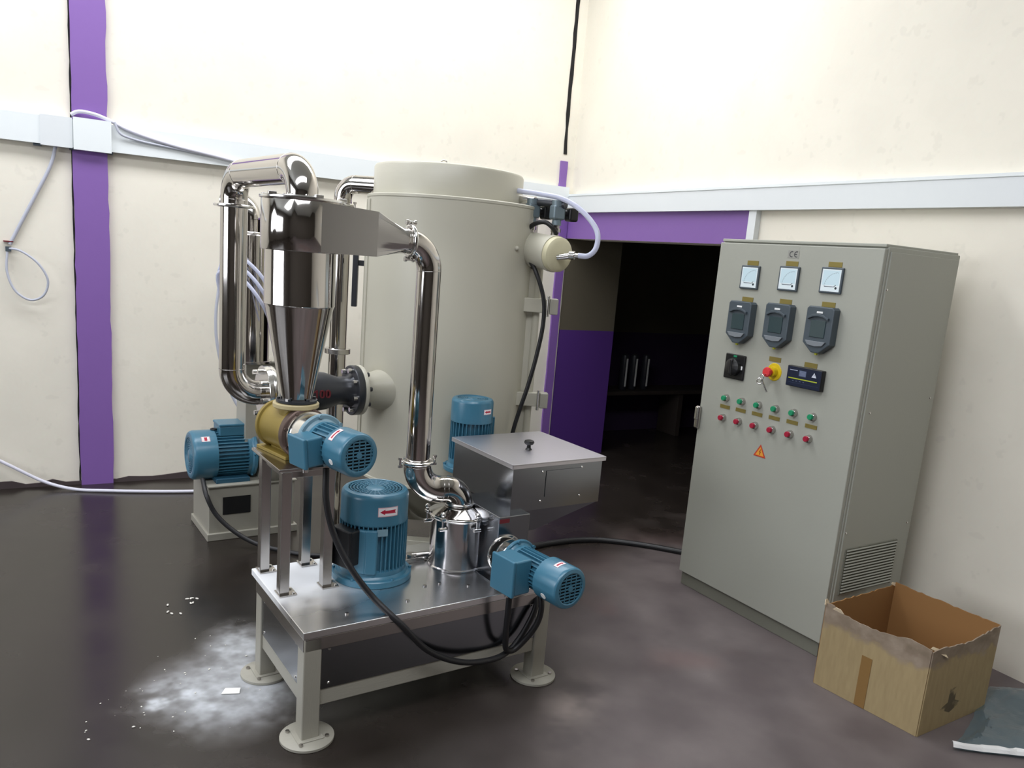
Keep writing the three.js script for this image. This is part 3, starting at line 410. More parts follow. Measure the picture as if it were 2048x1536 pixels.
// ================================================================== DUST COLLECTOR
const TANK = V3(-0.41, 0, -4.5);
{
  const t = new Thing('dust_collector', 'tall beige cylindrical dust collector tank behind the cyclone and duct', 'tank', TANK, 0), r = 0.468;
  t.part('body', lathe([[0, 0.575], [r - 0.012, 0.575], [r + 0.004, 0.578], [r + 0.004, 0.59], [r, 0.594], [r, 2.07], [r + 0.003, 2.074], [r + 0.003, 2.086], [r - 0.003, 2.09], [0, 2.09]], 96), M.tank);
  const lid = t.part('lid', lathe([[0, 2.088], [0.405, 2.088], [0.405, 2.235], [0.398, 2.247], [0.37, 2.255], [0, 2.262]], 96).translate(-0.035, 0, 0), M.tank);
  t.part('lifting_ring', [new THREE.TorusGeometry(0.016, 0.004, 8, 24).translate(-0.06, 2.277, 0.1)], M.satin, lid);
  const q = 3.72; t.part('door_seam', [bx(0.012, 1.44, 0.05, 0, 1.34, 0).translate(-r - 0.0, 0, 0).rotateY(0.42), bx(0.008, 1.44, 0.012, 0, 1.34, 0).translate(-r - 0.002, 0, 0).rotateY(0.3)], M.tank);
  t.part('side_bar', [bx(0.03, 0.3, 0.03, -0.515, 1.63, 0.06, 0.004), bx(0.05, 0.03, 0.02, -0.487, 1.72, 0.05)], M.iron);
  t.part('discharge_cone', lathe([[0.12, 0.3], [r - 0.03, 0.576]], 48), M.beigeDark);
  for (const a of [0.75, 2.3, 3.9, 5.5]) t.part('leg', bx(0.08, 0.58, 0.08, 0.36 * Math.cos(a), 0.29, 0.36 * Math.sin(a), 0.004), M.tank);
  t.part('base_rail', [bx(0.6, 0.09, 0.07, 0, 0.2, 0.30, 0.004), bx(0.6, 0.09, 0.07, 0, 0.2, -0.30, 0.004), bx(0.07, 0.09, 0.6, -0.30, 0.2, 0, 0.004), bx(0.07, 0.09, 0.6, 0.30, 0.2, 0, 0.004)], M.tank);
  // inlet nozzle facing the cast iron valve
  const m = aim(K(0.675, 1.245, 1.076), E1), nz = t.w('inlet_nozzle', [lathe([[0.075, 0], [0.128, 0], [0.13, 0.003], [0.13, 0.02], [0.078, 0.024], [0.078, 0.03], [0.118, 0.16], [0.13, 0.26]], 56).applyMatrix4(m)], M.tank);
  t.weach('nozzle_bolt', boltsAt(K(0.695, 1.245, 1.076), E1, 0.107, 8, 0.012, 0.02, 0.39), M.iron, nz);
  // hinge post and arms on the right flank
  const at = (x, y, z) => V3(x, y, z);
  t.w('hinge_post', [rod(at(0.085, 0.62, -4.36), at(0.085, 1.8, -4.36), 0.02, 14)], M.tank);
  t.w('door_frame', [bx(0.075, 1.13, 0.03, 0.03, 1.23, -4.37, 0.003), bx(0.10, 0.03, 0.03, 0.04, 1.78, -4.37)], M.tank);
  for (const [h, x1] of [[1.575, 0.145], [1.06, 0.135]]) { const arm = t.w('hinge_arm', [tr(bx(0.22, 0.075, 0.04, 0, 0, 0, 0.004), x1 - 0.095, h, -4.33, 0, 0.1, 0)], M.tank); t.w('hinge_plate', [tr(bx(0.045, 0.085, 0.06, 0, 0, 0, 0.006), x1 + 0.03, h, -4.33, 0, 0.1, 0)], M.beige, arm); t.w('hinge_pin', [rod(at(x1 + 0.0, h - 0.055, -4.31), at(x1 + 0.0, h + 0.055, -4.31), 0.009, 10)], M.bright, arm); }
  t.w('stud', [tr(new THREE.SphereGeometry(0.012, 12, 8), -0.045, 1.866, -4.2)], M.tank);
}
{ // compressed-air vessel with its end cap
  const p = V3(-0.02, 1.875, -4.42), q = V3(0.155, 1.852, -4.2), d = q.clone().sub(p).normalize(), L = p.distanceTo(q), t = new Thing('air_vessel', 'short beige air vessel with a cream end cap on the right of the collector', 'vessel', p, 0), m = aim(p, d);
  t.w('shell', [lathe([[0, 0], [0.09, 0], [0.09, L - 0.03], [0.094, L - 0.028], [0.094, L], [0, L]], 48).applyMatrix4(m)], M.tank);
  const e = t.w('end_cap', [lathe([[0.09, L], [0.088, L + 0.03], [0.07, L + 0.045], [0, L + 0.055]], 48).applyMatrix4(m)], M.cream);
  t.w('hose_fitting', [rod(q.clone().add(V3(0.01, -0.015, 0.05)), V3(0.245, 1.852, -4.12), 0.016, 12), rod(V3(0.225, 1.852, -4.125), V3(0.25, 1.852, -4.115), 0.022, 6), rod(V3(0.245, 1.852, -4.12), V3(0.275, 1.853, -4.11), 0.012, 10)], M.bright, e);
}
const pv = 'solenoid valves on the air manifold';
[[V3(0.02, 2.08, -4.36), 'grey solenoid valve with black coil nearest the collector lid'], [V3(0.15, 2.075, -4.28), 'grey solenoid valve with black coil standing over the air vessel']].forEach(([p, label], i) => {
  const t = new Thing('solenoid_valve', label, 'valve', p, 0.5, pv);
  t.part('body', [bx(0.07, 0.075, 0.06, 0, -0.01, 0, 0.012, 2), cyl(0.032, 0.034, 0.03, 0, 0.02, 0, 20), cyl(0.026, 0.022, 0.04, 0, -0.075, 0, 16)], S({ color: 0x7c8b92, roughness: 0.4, metalness: 0.4 }));
  t.part('coil', [bx(0.055, 0.07, 0.062, 0.075, -0.015, 0.02, 0.012, 2), rod(V3(0.03, -0.01, 0.01), V3(0.06, -0.01, 0.015), 0.016)], M.black);
  t.part('outlet_pipe', [rod(V3(0, -0.06, 0), V3(0, i ? -0.17 : -0.14, i ? -0.02 : 0), 0.02), cyl(0.027, 0.027, 0.02, 0, -0.11, 0, 6)], M.satin);
});
{
  const t = new Thing('air_manifold', 'steel air pipe joining the collector lid to both solenoid valves', 'pipe', V3(-0.05, 2.125, -4.4), 0);
  t.w('pipe', [rod(V3(-0.08, 2.125, -4.43), V3(0.19, 2.105, -4.26), 0.02, 16)], M.iron); t.w('sleeve', [rod(V3(-0.06, 2.124, -4.415), V3(0.03, 2.117, -4.36), 0.026, 16)], M.bright); t.w('elbow', [rod(V3(0.0, 2.1, -4.4), V3(-0.03, 2.02, -4.42), 0.018)], M.satin);
}
function hose(name, label, cat, pts, r, m, group, k = 8) { return single(name, label, cat, sweep(pts, r, 12, k), m, pts[0].clone(), group); }
hose('air_hose', 'clear air hose arching over the solenoid valves to the air vessel', 'hose', [V3(-0.07, 2.165, -4.36), V3(0.05, 2.155, -4.31), V3(0.18, 2.13, -4.24), V3(0.29, 2.06, -4.17), V3(0.355, 1.97, -4.12), V3(0.35, 1.89, -4.1), V3(0.315, 1.855, -4.1), V3(0.268, 1.853, -4.11)], 0.0135, M.hose);
{
  const t = new Thing('duct_pipe', 'thin polished duct dropping from the collector lid behind the cyclone', 'pipe', K(0.79, 1.80, 0), 0);
  duct(t, [V3(-0.80, 2.14, -4.5), V3(-1.045, 2.145, -4.6), V3(-1.045, 0.0, -4.6)], 0.05, [0.08], M.steel, [[V3(-1.045, 2.03, -4.6), Y]]);
  t.w('flange', [discAt(V3(-1.045, 1.19, -4.6), Y, 0.075, 0.03), discAt(V3(-1.045, 0.7, -4.6), Y, 0.075, 0.02)], M.satin);
}
// ================================================================== BLOWER
{
  const t = new Thing('blower', 'beige blower housing on a box base with a black plate', 'blower', K(0.40, 2.35, 0), TH), L = (a, b, h) => V3(a - 0.40, h, -(b - 2.35));
  t.part('base_box', [bx(0.52, 0.335, 0.40, 0.015, 0.1675, 0, 0.004), bx(0.54, 0.01, 0.43, 0.015, 0.337, 0, 0.002), bx(0.55, 0.045, 0.43, 0.018, 0.0225, 0.005, 0.004)], M.beige);
  t.part('black_plate', bx(0.165, 0.11, 0.004, L(0.318, 0, 0).x, 0.21, 0.203, 0.001), M.blackMatt);
  t.part('volute_housing', [lathe([[0, 0], [0.27, 0], [0.275, 0.005], [0.275, 0.145], [0.27, 0.15], [0, 0.15]], 56).rotateZ(-Math.PI / 2).translate(L(0.47, 0, 0).x, 0.52, 0)], M.beige);
  t.part('discharge_duct', [bx(0.2, 0.56, 0.2, L(0.485, 0, 0).x, 0.80, 0.02, 0.004), bx(0.25, 0.012, 0.25, L(0.485, 0, 0).x, 1.075, 0.02)], M.beige);
}
{
  const c = V3(-1.6, 1.08, -4.72), t = new Thing('silencer', 'dark polished stainless silencer cylinder standing on the blower duct', 'silencer', c, TH);
  t.part('shell', lathe([[0, 0.002], [0.112, 0.002], [0.115, 0.006], [0.115, 0.742], [0.112, 0.746], [0, 0.75]], 56), M.steel);
  t.part('base_ring', lathe([[0.115, 0], [0.13, 0], [0.13, 0.012], [0.115, 0.014]], 48), M.satin);
  const pts = [K(0, 0, 0)]; const top = V3(0, 0.748, 0);
  for (const s of pipeRun([top, V3(0, 0.93, 0), V3(-0.11, 0.93, -0.14)], 0.055, [0.1])) t.part(s.kind, s.geo, M.steel);
  t.part('collar', [ringAt(V3(0, 0.755, 0), Y, 0.058, 0.008)], M.bright);
}
for (let i = 0; i < 3; i++) {
  const z = 0.024 * i, u = -0.03 * i; hose('coiled_hose', ['pale blue hose slung over the silencer, topmost of three loops', 'pale blue hose slung over the silencer, middle of three loops', 'pale blue hose slung over the silencer, lowest of three loops'][i], 'hose',
    [V3(-1.70, 1.45 + u, -4.58), V3(-1.715, 1.66 + u, -4.58 + z), V3(-1.64, 1.705 + u * 1.6, -4.58 + z), V3(-1.55, 1.66 + u * 1.8, -4.57 + z), V3(-1.47, 1.57 + u * 2, -4.58 + z), V3(-1.44, 1.45 + u * 2, -4.62)], 0.0105, M.hose, 'hoses slung over the silencer');
}

// ================================================================== CABLES
const G = (x, z, h = 0.012) => V3(x, h, z);
{
  const cg = undefined;
  hose('power_cable', 'thick black cable crossing the floor from the mill to the cabinet', 'cable', [G(-0.05, -4.72), G(0.16, -4.82), G(0.317, -4.93), G(0.5, -5.03), G(0.66, -5.07), G(0.9, -5.05), G(1.15, -4.98), G(1.5, -4.85)], 0.021, M.rubber);
  hose('power_cable', 'black cable drooping from the rotary valve motor past the table front', 'cable', [K(0.112, 0.19, 0.985), K(0.108, 0.17, 0.87), K(0.13, 0.15, 0.75), K(0.175, 0.10, 0.63), K(0.25, 0.04, 0.51), K(0.34, -0.06, 0.41), K(0.45, -0.075, 0.29), K(0.58, -0.08, 0.215), K(0.7, -0.08, 0.185), K(0.82, -0.07, 0.185), K(0.9, -0.06, 0.235), K(0.98, -0.05, 0.36), K(1.0, -0.02, 0.4)], 0.0125, M.rubber);
  hose('power_cable', 'black cable hanging in a loop below the feeder motor terminal box', 'cable', [K(0.79, -0.115, 0.475), K(0.79, -0.115, 0.40), K(0.80, -0.1, 0.28), K(0.82, -0.085, 0.215), K(0.855, -0.08, 0.20), K(0.90, -0.09, 0.235), K(0.945, -0.12, 0.33), K(0.955, -0.12, 0.41), K(0.96, -0.06, 0.5)], 0.0125, M.rubber);
  hose('power_cable', 'black cable from the blower motor curving down across its base', 'cable', [K(0.13, 2.2, 0.375), K(0.13, 2.1, 0.30), K(0.17, 2.06, 0.2), K(0.25, 2.0, 0.11), K(0.36, 1.92, 0.04), K(0.5, 1.8, 0.012), K(0.62, 1.68, 0.012), K(0.8, 1.62, 0.012), K(0.95, 1.7, 0.012)], 0.0135, M.rubber);
  hose('control_cable', 'black cable running down the right side of the dust collector', 'cable', [V3(0.01, 1.83, -4.3), V3(0.06, 1.76, -4.24), V3(0.115, 1.62, -4.22), V3(0.125, 1.5, -4.22), V3(0.105, 1.32, -4.22), V3(0.07, 1.14, -4.22), V3(0.035, 1.0, -4.22), V3(0.01, 0.88, -4.2), V3(0.0, 0.7, -4.18)], 0.0115, M.rubber);
  hose('control_cable', 'short black cable looping between the manifold and the collector', 'cable', [V3(-0.005, 1.965, -4.33), V3(0.04, 2.0, -4.28), V3(0.09, 2.01, -4.25), V3(0.13, 1.985, -4.24), V3(0.155, 1.955, -4.26)], 0.012, M.rubber);
  hose('floor_cable', 'white cable sagging along the floor at the foot of the purple pillar', 'cable', [WL(4.9, 0.03, 0.62), WL(4.6, 0.04, 0.36), WL(4.3, 0.05, 0.155), WL(4.12, 0.08, 0.05), WL(3.95, 0.17, 0.014), WL(3.75, 0.25, 0.012), WL(3.5, 0.33, 0.012), WL(3.2, 0.4, 0.012), WL(2.9, 0.42, 0.012)], 0.011, M.cableWhite);
  hose('wall_cable', 'pale conduit slanting down the wall left of the purple pillar', 'cable', [WL(4.0, 0.03, 2.29), WL(4.03, 0.02, 2.17), WL(4.12, 0.018, 1.97), WL(4.21, 0.018, 1.78), WL(4.275, 0.018, 1.64)], 0.011, M.cableGrey);
  hose('wall_cable', 'grey cable coiled in a loose loop on the wall', 'cable', [WL(4.285, 0.02, 1.615), WL(4.22, 0.05, 1.605), WL(4.12, 0.07, 1.53), WL(4.068, 0.07, 1.42), WL(4.1, 0.06, 1.32), WL(4.17, 0.05, 1.29), WL(4.25, 0.04, 1.34), WL(4.295, 0.03, 1.46), WL(4.29, 0.02, 1.6)], 0.0075, M.cableGrey);
  hose('wall_cable', 'pale cable bent over the top of the trunking at the purple pillar', 'cable', [WL(3.91, 0.045, 2.49), WL(3.87, 0.055, 2.513), WL(3.78, 0.06, 2.51), WL(3.69, 0.055, 2.485), WL(3.58, 0.07, 2.44), WL(3.34, 0.075, 2.385), WL(3.0, 0.075, 2.34), WL(2.8, 0.07, 2.31)], 0.012, M.cableWhite);
  hose('wall_cable', 'thin pale cable drooping below the other over the trunking face', 'cable', [WL(3.66, 0.085, 2.475), WL(3.63, 0.085, 2.41), WL(3.55, 0.075, 2.385), WL(3.3, 0.07, 2.36), WL(3.05, 0.07, 2.34)], 0.008, M.cableGrey);
  hose('wall_hose', 'pale hose hanging down the wall behind the tall left duct', 'hose', [WL(2.86, 0.1, 1.64), WL(2.96, 0.1, 1.58), WL(3.015, 0.1, 1.34), WL(3.02, 0.1, 1.1), WL(2.985, 0.1, 0.89), WL(2.92, 0.1, 0.68), WL(2.82, 0.12, 0.5), WL(2.7, 0.15, 0.4)], 0.011, M.cableGrey);
  const h = single('wall_clip', 'small red and grey cable clip above the loop on the wall', 'clip', [onWall(rect(4.255, 4.31, 1.655, 1.662), 'L', 0.03, 0)], M.redMark, WL(4.28, 0.01, 1.65)); mesh('clamp', onWall(rect(4.268, 4.30, 1.595, 1.625), 'L', 0.03, 0).translate(-h.position.x, -h.position.y, -h.position.z), M.slate, h);
}

// ================================================================== CONTROL CABINET
{
  const t = new Thing('control_cabinet', 'tall pale grey electrical control cabinet with meters and push buttons', 'cabinet', C0, -CY), W = 0.997, D = 0.598, H = 2.0;
  // local x along the front, y up, z out of the front
  t.part('plinth', bx(W - 0.03, 0.075, D - 0.03, W / 2, 0.0375, -D / 2, 0.003), M.plinth);
  t.part('carcass', [bx(W, H - 0.075, D - 0.025, W / 2, 0.075 + (H - 0.075) / 2, -D / 2 - 0.0125, 0.004)], M.cab);
  t.part('roof_panel', bx(W - 0.012, 0.014, D - 0.02, W / 2, H + 0.004, -D / 2, 0.003), M.cab);
  const sp = t.part('side_panel', [bx(0.008, H - 0.12, D - 0.06, W + 0.003, 0.075 + (H - 0.075) / 2, -D / 2 - 0.008, 0.002)], M.cab);
  t.each('screw', [[0.045, 1.81], [0.075, 1.24], [0.55, 1.3], [0.05, 0.65], [0.55, 0.65]].map(([d, h]) => lathe([[0, 0.004], [0.004, 0.003], [0.006, 0]], 12).rotateZ(-Math.PI / 2).translate(W + 0.007, h, -d)), M.bright, sp);
  const v0 = 0.07, v1 = 0.485, h0 = 0.33, h1 = 0.565, lv = t.part('vent_frame', [bx(0.006, h1 - h0, 0.008, W + 0.009, (h0 + h1) / 2, -v0), bx(0.006, h1 - h0, 0.008, W + 0.009, (h0 + h1) / 2, -v1), bx(0.006, 0.008, v1 - v0, W + 0.009, h1, -(v0 + v1) / 2), bx(0.002, h1 - h0, v1 - v0, W + 0.0075, (h0 + h1) / 2, -(v0 + v1) / 2)], M.plinth, sp);
  for (let i = 0; i < 15; i++) { const s = new THREE.Mesh(M._slat ??= tr(bx(0.012, 0.0075, v1 - v0 - 0.012, 0, 0, 0, 0.001), 0, 0, 0, 0, 0, 0.5), M.cab); s.name = 'slat'; s.castShadow = s.receiveShadow = true; s.position.set(W + 0.012, h0 + 0.012 + i * (h1 - h0 - 0.02) / 14, -(v0 + v1) / 2); t.g.add(s); }
  const door = t.part('door', bx(W - 0.008, H - 0.09, 0.024, W / 2, 0.08 + (H - 0.09) / 2, -0.012, 0.004, 2), M.cab);
  const hd = t.part('door_handle', [bx(0.032, 0.13, 0.022, 0.008, 1.012, 0.012, 0.009, 3)], M.satin); t.part('handle_lever', bx(0.02, 0.075, 0.012, 0.008, 1.035, 0.026, 0.005, 2), M.bright, hd);
  const plate = (u, h, w = 0.075, hh = 0.024) => t.part('brass_label', bx(w, hh, 0.002, u, h, 0.0012, 0.0006), M.brass);
  const ceTex = canvasTex(128, 72, (g) => { g.fillStyle = '#97978f'; g.fillRect(0, 0, 128, 72); g.strokeStyle = '#3c3c3e'; g.lineWidth = 9; for (const x of [46, 100]) { g.beginPath(); g.arc(x, 36, 24, Math.PI * 0.36, Math.PI * 1.64); g.stroke(); } g.beginPath(); g.moveTo(78, 36); g.lineTo(104, 36); g.stroke(); });
  t.part('conformity_mark', new THREE.PlaneGeometry(0.068, 0.038).translate(0.5, 1.945, 0.0012), S({ map: ceTex, roughness: 0.5 }));
  // three panel meters
  const meterTex = canvasTex(256, 256, (g) => { g.fillStyle = '#e6f1f4'; g.fillRect(0, 0, 256, 256); g.fillStyle = '#cfe6ee'; g.fillRect(14, 14, 228, 170); g.strokeStyle = '#8aa0a8'; g.lineWidth = 3; g.beginPath(); g.arc(215, 205, 170, Math.PI * 1.02, Math.PI * 1.5); g.stroke(); for (let i = 0; i <= 10; i++) { const a = Math.PI * (1.02 + 0.048 * i); g.beginPath(); g.moveTo(215 + 170 * Math.cos(a), 205 + 170 * Math.sin(a)); g.lineTo(215 + 158 * Math.cos(a), 205 + 158 * Math.sin(a)); g.stroke(); } g.strokeStyle = '#34424a'; g.lineWidth = 7; g.beginPath(); g.moveTo(48, 200); g.lineTo(178, 200); g.lineTo(206, 178); g.stroke(); g.fillStyle = '#26303a'; g.beginPath(); g.arc(208, 214, 15, 0, 7); g.fill(); });
  const mm = S({ map: meterTex, roughness: 0.15 });
  [[0.246, 1.815], [0.496, 1.824], [0.746, 1.832]].forEach(([u, h]) => { const f = t.part('meter', [bx(0.122, 0.122, 0.012, u, h, 0.006, 0.004, 2)], M.slate); t.part('meter_face', new THREE.PlaneGeometry(0.104, 0.104).translate(u, h, 0.0126), mm, f); plate(u + 0.004, h + 0.075); });
  // three breaker housings
  [[0.241, 1.60], [0.489, 1.61], [0.741, 1.618]].forEach(([u, h]) => {
    const s = [[-0.072, 0.075], [-0.064, 0.083], [0.064, 0.083], [0.072, 0.075], [0.072, -0.085], [0.02, -0.128], [-0.02, -0.128], [-0.072, -0.085]];
    const b = t.part('breaker_housing', ext(s, 0.038, 0.005).translate(u, h, 0.004), M.slate);
    t.part('breaker_window', [bx(0.085, 0.082, 0.006, u, h - 0.018, 0.048, 0.004, 2)], M.window, b);
    t.part('breaker_hood', [ext([[-0.055, 0.028], [-0.03, 0.04], [0, 0.044], [0.03, 0.04], [0.055, 0.028], [0.055, 0.036], [0.03, 0.048], [0, 0.052], [-0.03, 0.048], [-0.055, 0.036]], 0.014, 0.002).translate(u, h, 0.044)], M.slate, b);
    t.part('breaker_chin', [ext([[-0.055, -0.078], [0.055, -0.078], [0.04, -0.095], [0, -0.1], [-0.04, -0.095]], 0.01, 0.002).translate(u, h, 0.044)], M.slateLight, b);
    t.part('white_mark', bx(0.034, 0.009, 0.002, u, h + 0.061, 0.049, 0.0005), M.white, b);
    t.part('yellow_tab', bx(0.014, 0.018, 0.012, u - 0.004, h - 0.135, 0.026, 0.003, 2), M.lime, b);
    plate(u + 0.006, h + 0.1);
  });
  { // main rotary switch
    const u = 0.226, h = 1.336, b = t.part('rotary_switch', [bx(0.14, 0.135, 0.012, u, h, 0.006, 0.006, 2)], M.black); t.part('switch_knob', [lathe([[0, 0.03], [0.03, 0.028], [0.046, 0.02], [0.05, 0]], 36).rotateX(Math.PI / 2).translate(u, h, 0.012), bx(0.024, 0.086, 0.03, u, h, 0.03, 0.009, 3)], M.black, b);
    t.part('position_mark', bx(0.014, 0.02, 0.001, u + 0.052, h, 0.0128, 0.0004), M.white, b); t.part('green_mark', bx(0.024, 0.01, 0.001, u, h + 0.057, 0.0128, 0.0004), M.green, b);
  }
  { // emergency stop with keys
    const u = 0.487, h = 1.350, b = t.part('emergency_stop', [lathe([[0, 0.003], [0.043, 0.003], [0.046, 0], [0.046, -0.001]], 40).rotateX(Math.PI / 2).translate(u, h, 0.001), lathe([[0.026, 0.003], [0.025, 0.028], [0, 0.03]], 32).rotateX(Math.PI / 2).translate(u, h, 0.0)], M.yellow);
    t.part('red_button', [lathe([[0.014, 0.028], [0.016, 0.044], [0.024, 0.048], [0.026, 0.056], [0.022, 0.064], [0, 0.067]], 36).rotateX(Math.PI / 2).translate(u, h, 0.0)], M.stopRed, b); plate(0.481, 1.414);
    t.part('key', [rod(V3(u, h - 0.01, 0.06), V3(u, h - 0.012, 0.09), 0.004, 8), tr(new THREE.TorusGeometry(0.013, 0.0022, 8, 22), u, h - 0.025, 0.09), tr(new THREE.TorusGeometry(0.015, 0.003, 8, 20), u - 0.012, h - 0.048, 0.086, 0, 0.4, 0), rod(V3(u + 0.002, h - 0.04, 0.088), V3(u + 0.032, h - 0.098, 0.075), 0.0042, 8), bx(0.014, 0.02, 0.003, u + 0.001, h - 0.042, 0.088)], M.bright, b);
  }
  { // controller display
    const tex = canvasTex(512, 256, (g) => { g.fillStyle = '#1b2238'; g.fillRect(0, 0, 512, 256); g.fillStyle = '#a9b0c4'; g.fillRect(34, 40, 120, 10); g.fillStyle = '#5a6480'; g.fillRect(180, 36, 108, 78); g.fillStyle = '#7d869e'; for (let i = 0; i < 4; i++) g.fillRect(188, 46 + i * 16, 92, 7); g.fillStyle = '#d8dce6'; g.beginPath(); g.moveTo(408, 34); g.lineTo(444, 98); g.lineTo(372, 98); g.closePath(); g.fill(); g.fillStyle = '#1b2238'; g.fillRect(404, 54, 8, 26); g.fillStyle = '#b4bf3a'; g.fillRect(24, 146, 440, 14); g.fillStyle = '#6a7390'; for (let i = 0; i < 4; i++) g.fillRect(90 + i * 54, 182, 22, 6); g.fillStyle = '#3a4360'; g.fillRect(24, 210, 464, 3); });
    const u = 0.691, h = 1.353, b = t.part('controller', [bx(0.205, 0.102, 0.03, u, h, 0.015, 0.004, 2)], M.black); t.part('controller_face', new THREE.PlaneGeometry(0.198, 0.095).translate(u, h, 0.0305), S({ map: tex, roughness: 0.25 }), b); plate(0.7, 1.418);
  }
  const btn = (name, u, h, m, prot) => { const b = t.part(name, [lathe([[0.0, prot], [0.0125, prot], [0.0145, prot - 0.003], [0.0145, 0.018]], 24).rotateX(Math.PI / 2).translate(u, h, 0)], m); t.part('bezel', [lathe([[0.0146, 0.02], [0.0175, 0.019], [0.0195, 0.012], [0.0205, 0]], 24).rotateX(Math.PI / 2).translate(u, h, 0)], M.satin, b); };
  for (let i = 0; i < 6; i++) { const u = 0.194 + i * 0.113, k = i * 0.0028; btn('green_button', u + 0.001, 1.158 + k, M.green, 0.034); plate(u - 0.004, 1.108 + k, 0.07, 0.02); btn('red_button', u - 0.004, 1.047 + k, M.red, 0.034); }
  const tri = canvasTex(256, 230, (g) => { g.clearRect(0, 0, 256, 230); g.fillStyle = '#c7402a'; g.beginPath(); g.moveTo(128, 2); g.lineTo(254, 228); g.lineTo(2, 228); g.closePath(); g.fill(); g.fillStyle = '#e8a13a'; g.beginPath(); g.moveTo(128, 46); g.lineTo(216, 206); g.lineTo(40, 206); g.closePath(); g.fill(); g.fillStyle = '#8c3a1c'; g.beginPath(); g.moveTo(136, 88); g.lineTo(106, 148); g.lineTo(128, 146); g.lineTo(114, 190); g.lineTo(124, 188); g.lineTo(118, 202); g.lineTo(140, 180); g.lineTo(130, 182); g.lineTo(150, 132); g.lineTo(128, 134); g.lineTo(146, 90); g.closePath(); g.fill(); });
  const tg = new THREE.ShapeGeometry(shapeOf([[-0.041, 0], [0.041, 0], [0, 0.068]])); uvMetres(tg, (x, y) => [(x + 0.041) / 0.082, y / 0.068]); t.part('warning_triangle', tg.translate(0.47, 0.895, 0.0012), S({ map: tri, roughness: 0.45 }));
}

// ================================================================== CARDBOARD BOX, LITTER
{
  const A = V3(1.499, 0, -3.405), B = V3(1.788, 0, -3.02), C = V3(2.227, 0, -3.303), Dd = A.clone().add(C).sub(B), t = new Thing('cardboard_box', 'open torn cardboard box on the floor beside the control cabinet', 'box', A.clone().add(C).multiplyScalar(0.5), 0);
  const band = (side) => dataTex(256, 256, (u, v) => { const n = fbm(u * 10 + side * 31, v * 10, 4), n2 = fbm(u * 40, v * 6 + side * 9, 3), torn = st(0.70, 0.8, v + (n - 0.5) * 0.22 - (side === 2 ? 0.03 : 0)) ; let r = 0.64 + 0.06 * (n2 - 0.5), g = 0.565 + 0.06 * (n2 - 0.5), b = 0.415 + 0.05 * (n2 - 0.5); r = mix(r, 0.55 + 0.2 * (n - 0.5), torn); g = mix(g, 0.49 + 0.2 * (n - 0.5), torn); b = mix(b, 0.42 + 0.2 * (n - 0.5), torn); if (side === 2) { const d = Math.max(Math.abs(u - 0.42) / 0.05, Math.abs(v - 0.3) / 0.13) < 1 || Math.abs(u - 0.42) / 0.16 + Math.abs(v - 0.22) / 0.08 < 1 ? 0.45 * st(0.35, 0.6, n) : 0; r *= 1 - d; g *= 1 - d; b *= 1 - d; } return [r, g, b]; }, true, false);
  const wall = (P, Q, hgt, m, dip) => {
    const L = P.distanceTo(Q), d = Q.clone().sub(P).normalize(), top = []; const N = 26; for (let i = N; i >= 0; i--) { const x = i / N; top.push([x * L, hgt + dip(x) + R(-0.004, 0.004)]); }
    const g = ext([[0, 0.001], [L, 0.001], ...top], 0.005); uvMetres(g, (x, y) => [x / L, y / 0.4]); g.applyMatrix4(new THREE.Matrix4().makeBasis(d, Y, d.clone().cross(Y)).setPosition(P)); return t.w('side', g, m);
  };
  const m1 = S({ map: band(1), roughness: 0.85 }), m2 = S({ map: band(2), roughness: 0.85 });
  const f = wall(A, B, 0.385, m1, (x) => 0.012 * Math.sin(x * 9) - 0.02 * Math.exp(-Math.pow((x - 0.25) / 0.15, 2)) + (x < 0.08 ? 0.015 : 0));
  const s = wall(B, C, 0.375, m2, (x) => 0.01 * Math.sin(x * 7 + 1) + 0.015 * x), bk = wall(C, Dd, 0.4, M.cardIn, (x) => 0.012 * x), lf = wall(Dd, A, 0.4, M.cardIn, (x) => -0.012 * x);
  t.w('bottom', ext([[A.x, -A.z], [B.x, -B.z], [C.x, -C.z], [Dd.x, -Dd.z]], 0.005).rotateX(-Math.PI / 2), M.cardIn);
  const n = V3(-(B.z - A.z), 0, B.x - A.x).normalize(); const out = B.clone().sub(A).normalize().cross(Y);
  const tp = A.clone().lerp(B, 0.47).addScaledVector(out, 0.0065); const tape = new THREE.BoxGeometry(0.048, 0.235, 0.001); tape.applyMatrix4(new THREE.Matrix4().makeBasis(B.clone().sub(A).normalize(), Y, out).setPosition(tp.setY(0.12))); t.w('packing_tape', tape, M.tape, f);
  const flap = (p, w, h, ry, rx, par) => t.w('torn_edge', tr(ext([[-w / 2, 0], [w / 2, -0.004], [w * 0.4, h * 0.7], [w * 0.1, h], [-w * 0.3, h * 0.8]], 0.0025), p.x, p.y, p.z, rx, ry, 0), M.torn, par);
  flap(A.clone().setY(0.385), 0.05, 0.03, 0.8, -0.5, f); flap(A.clone().lerp(B, 0.12).setY(0.37), 0.06, 0.03, -0.9, 0.4, f); flap(B.clone().lerp(C, 0.1).setY(0.366), 0.12, 0.02, 0.57, -0.9, s); flap(Dd.clone().setY(0.395), 0.07, 0.018, 0.6, -0.7, bk);
}
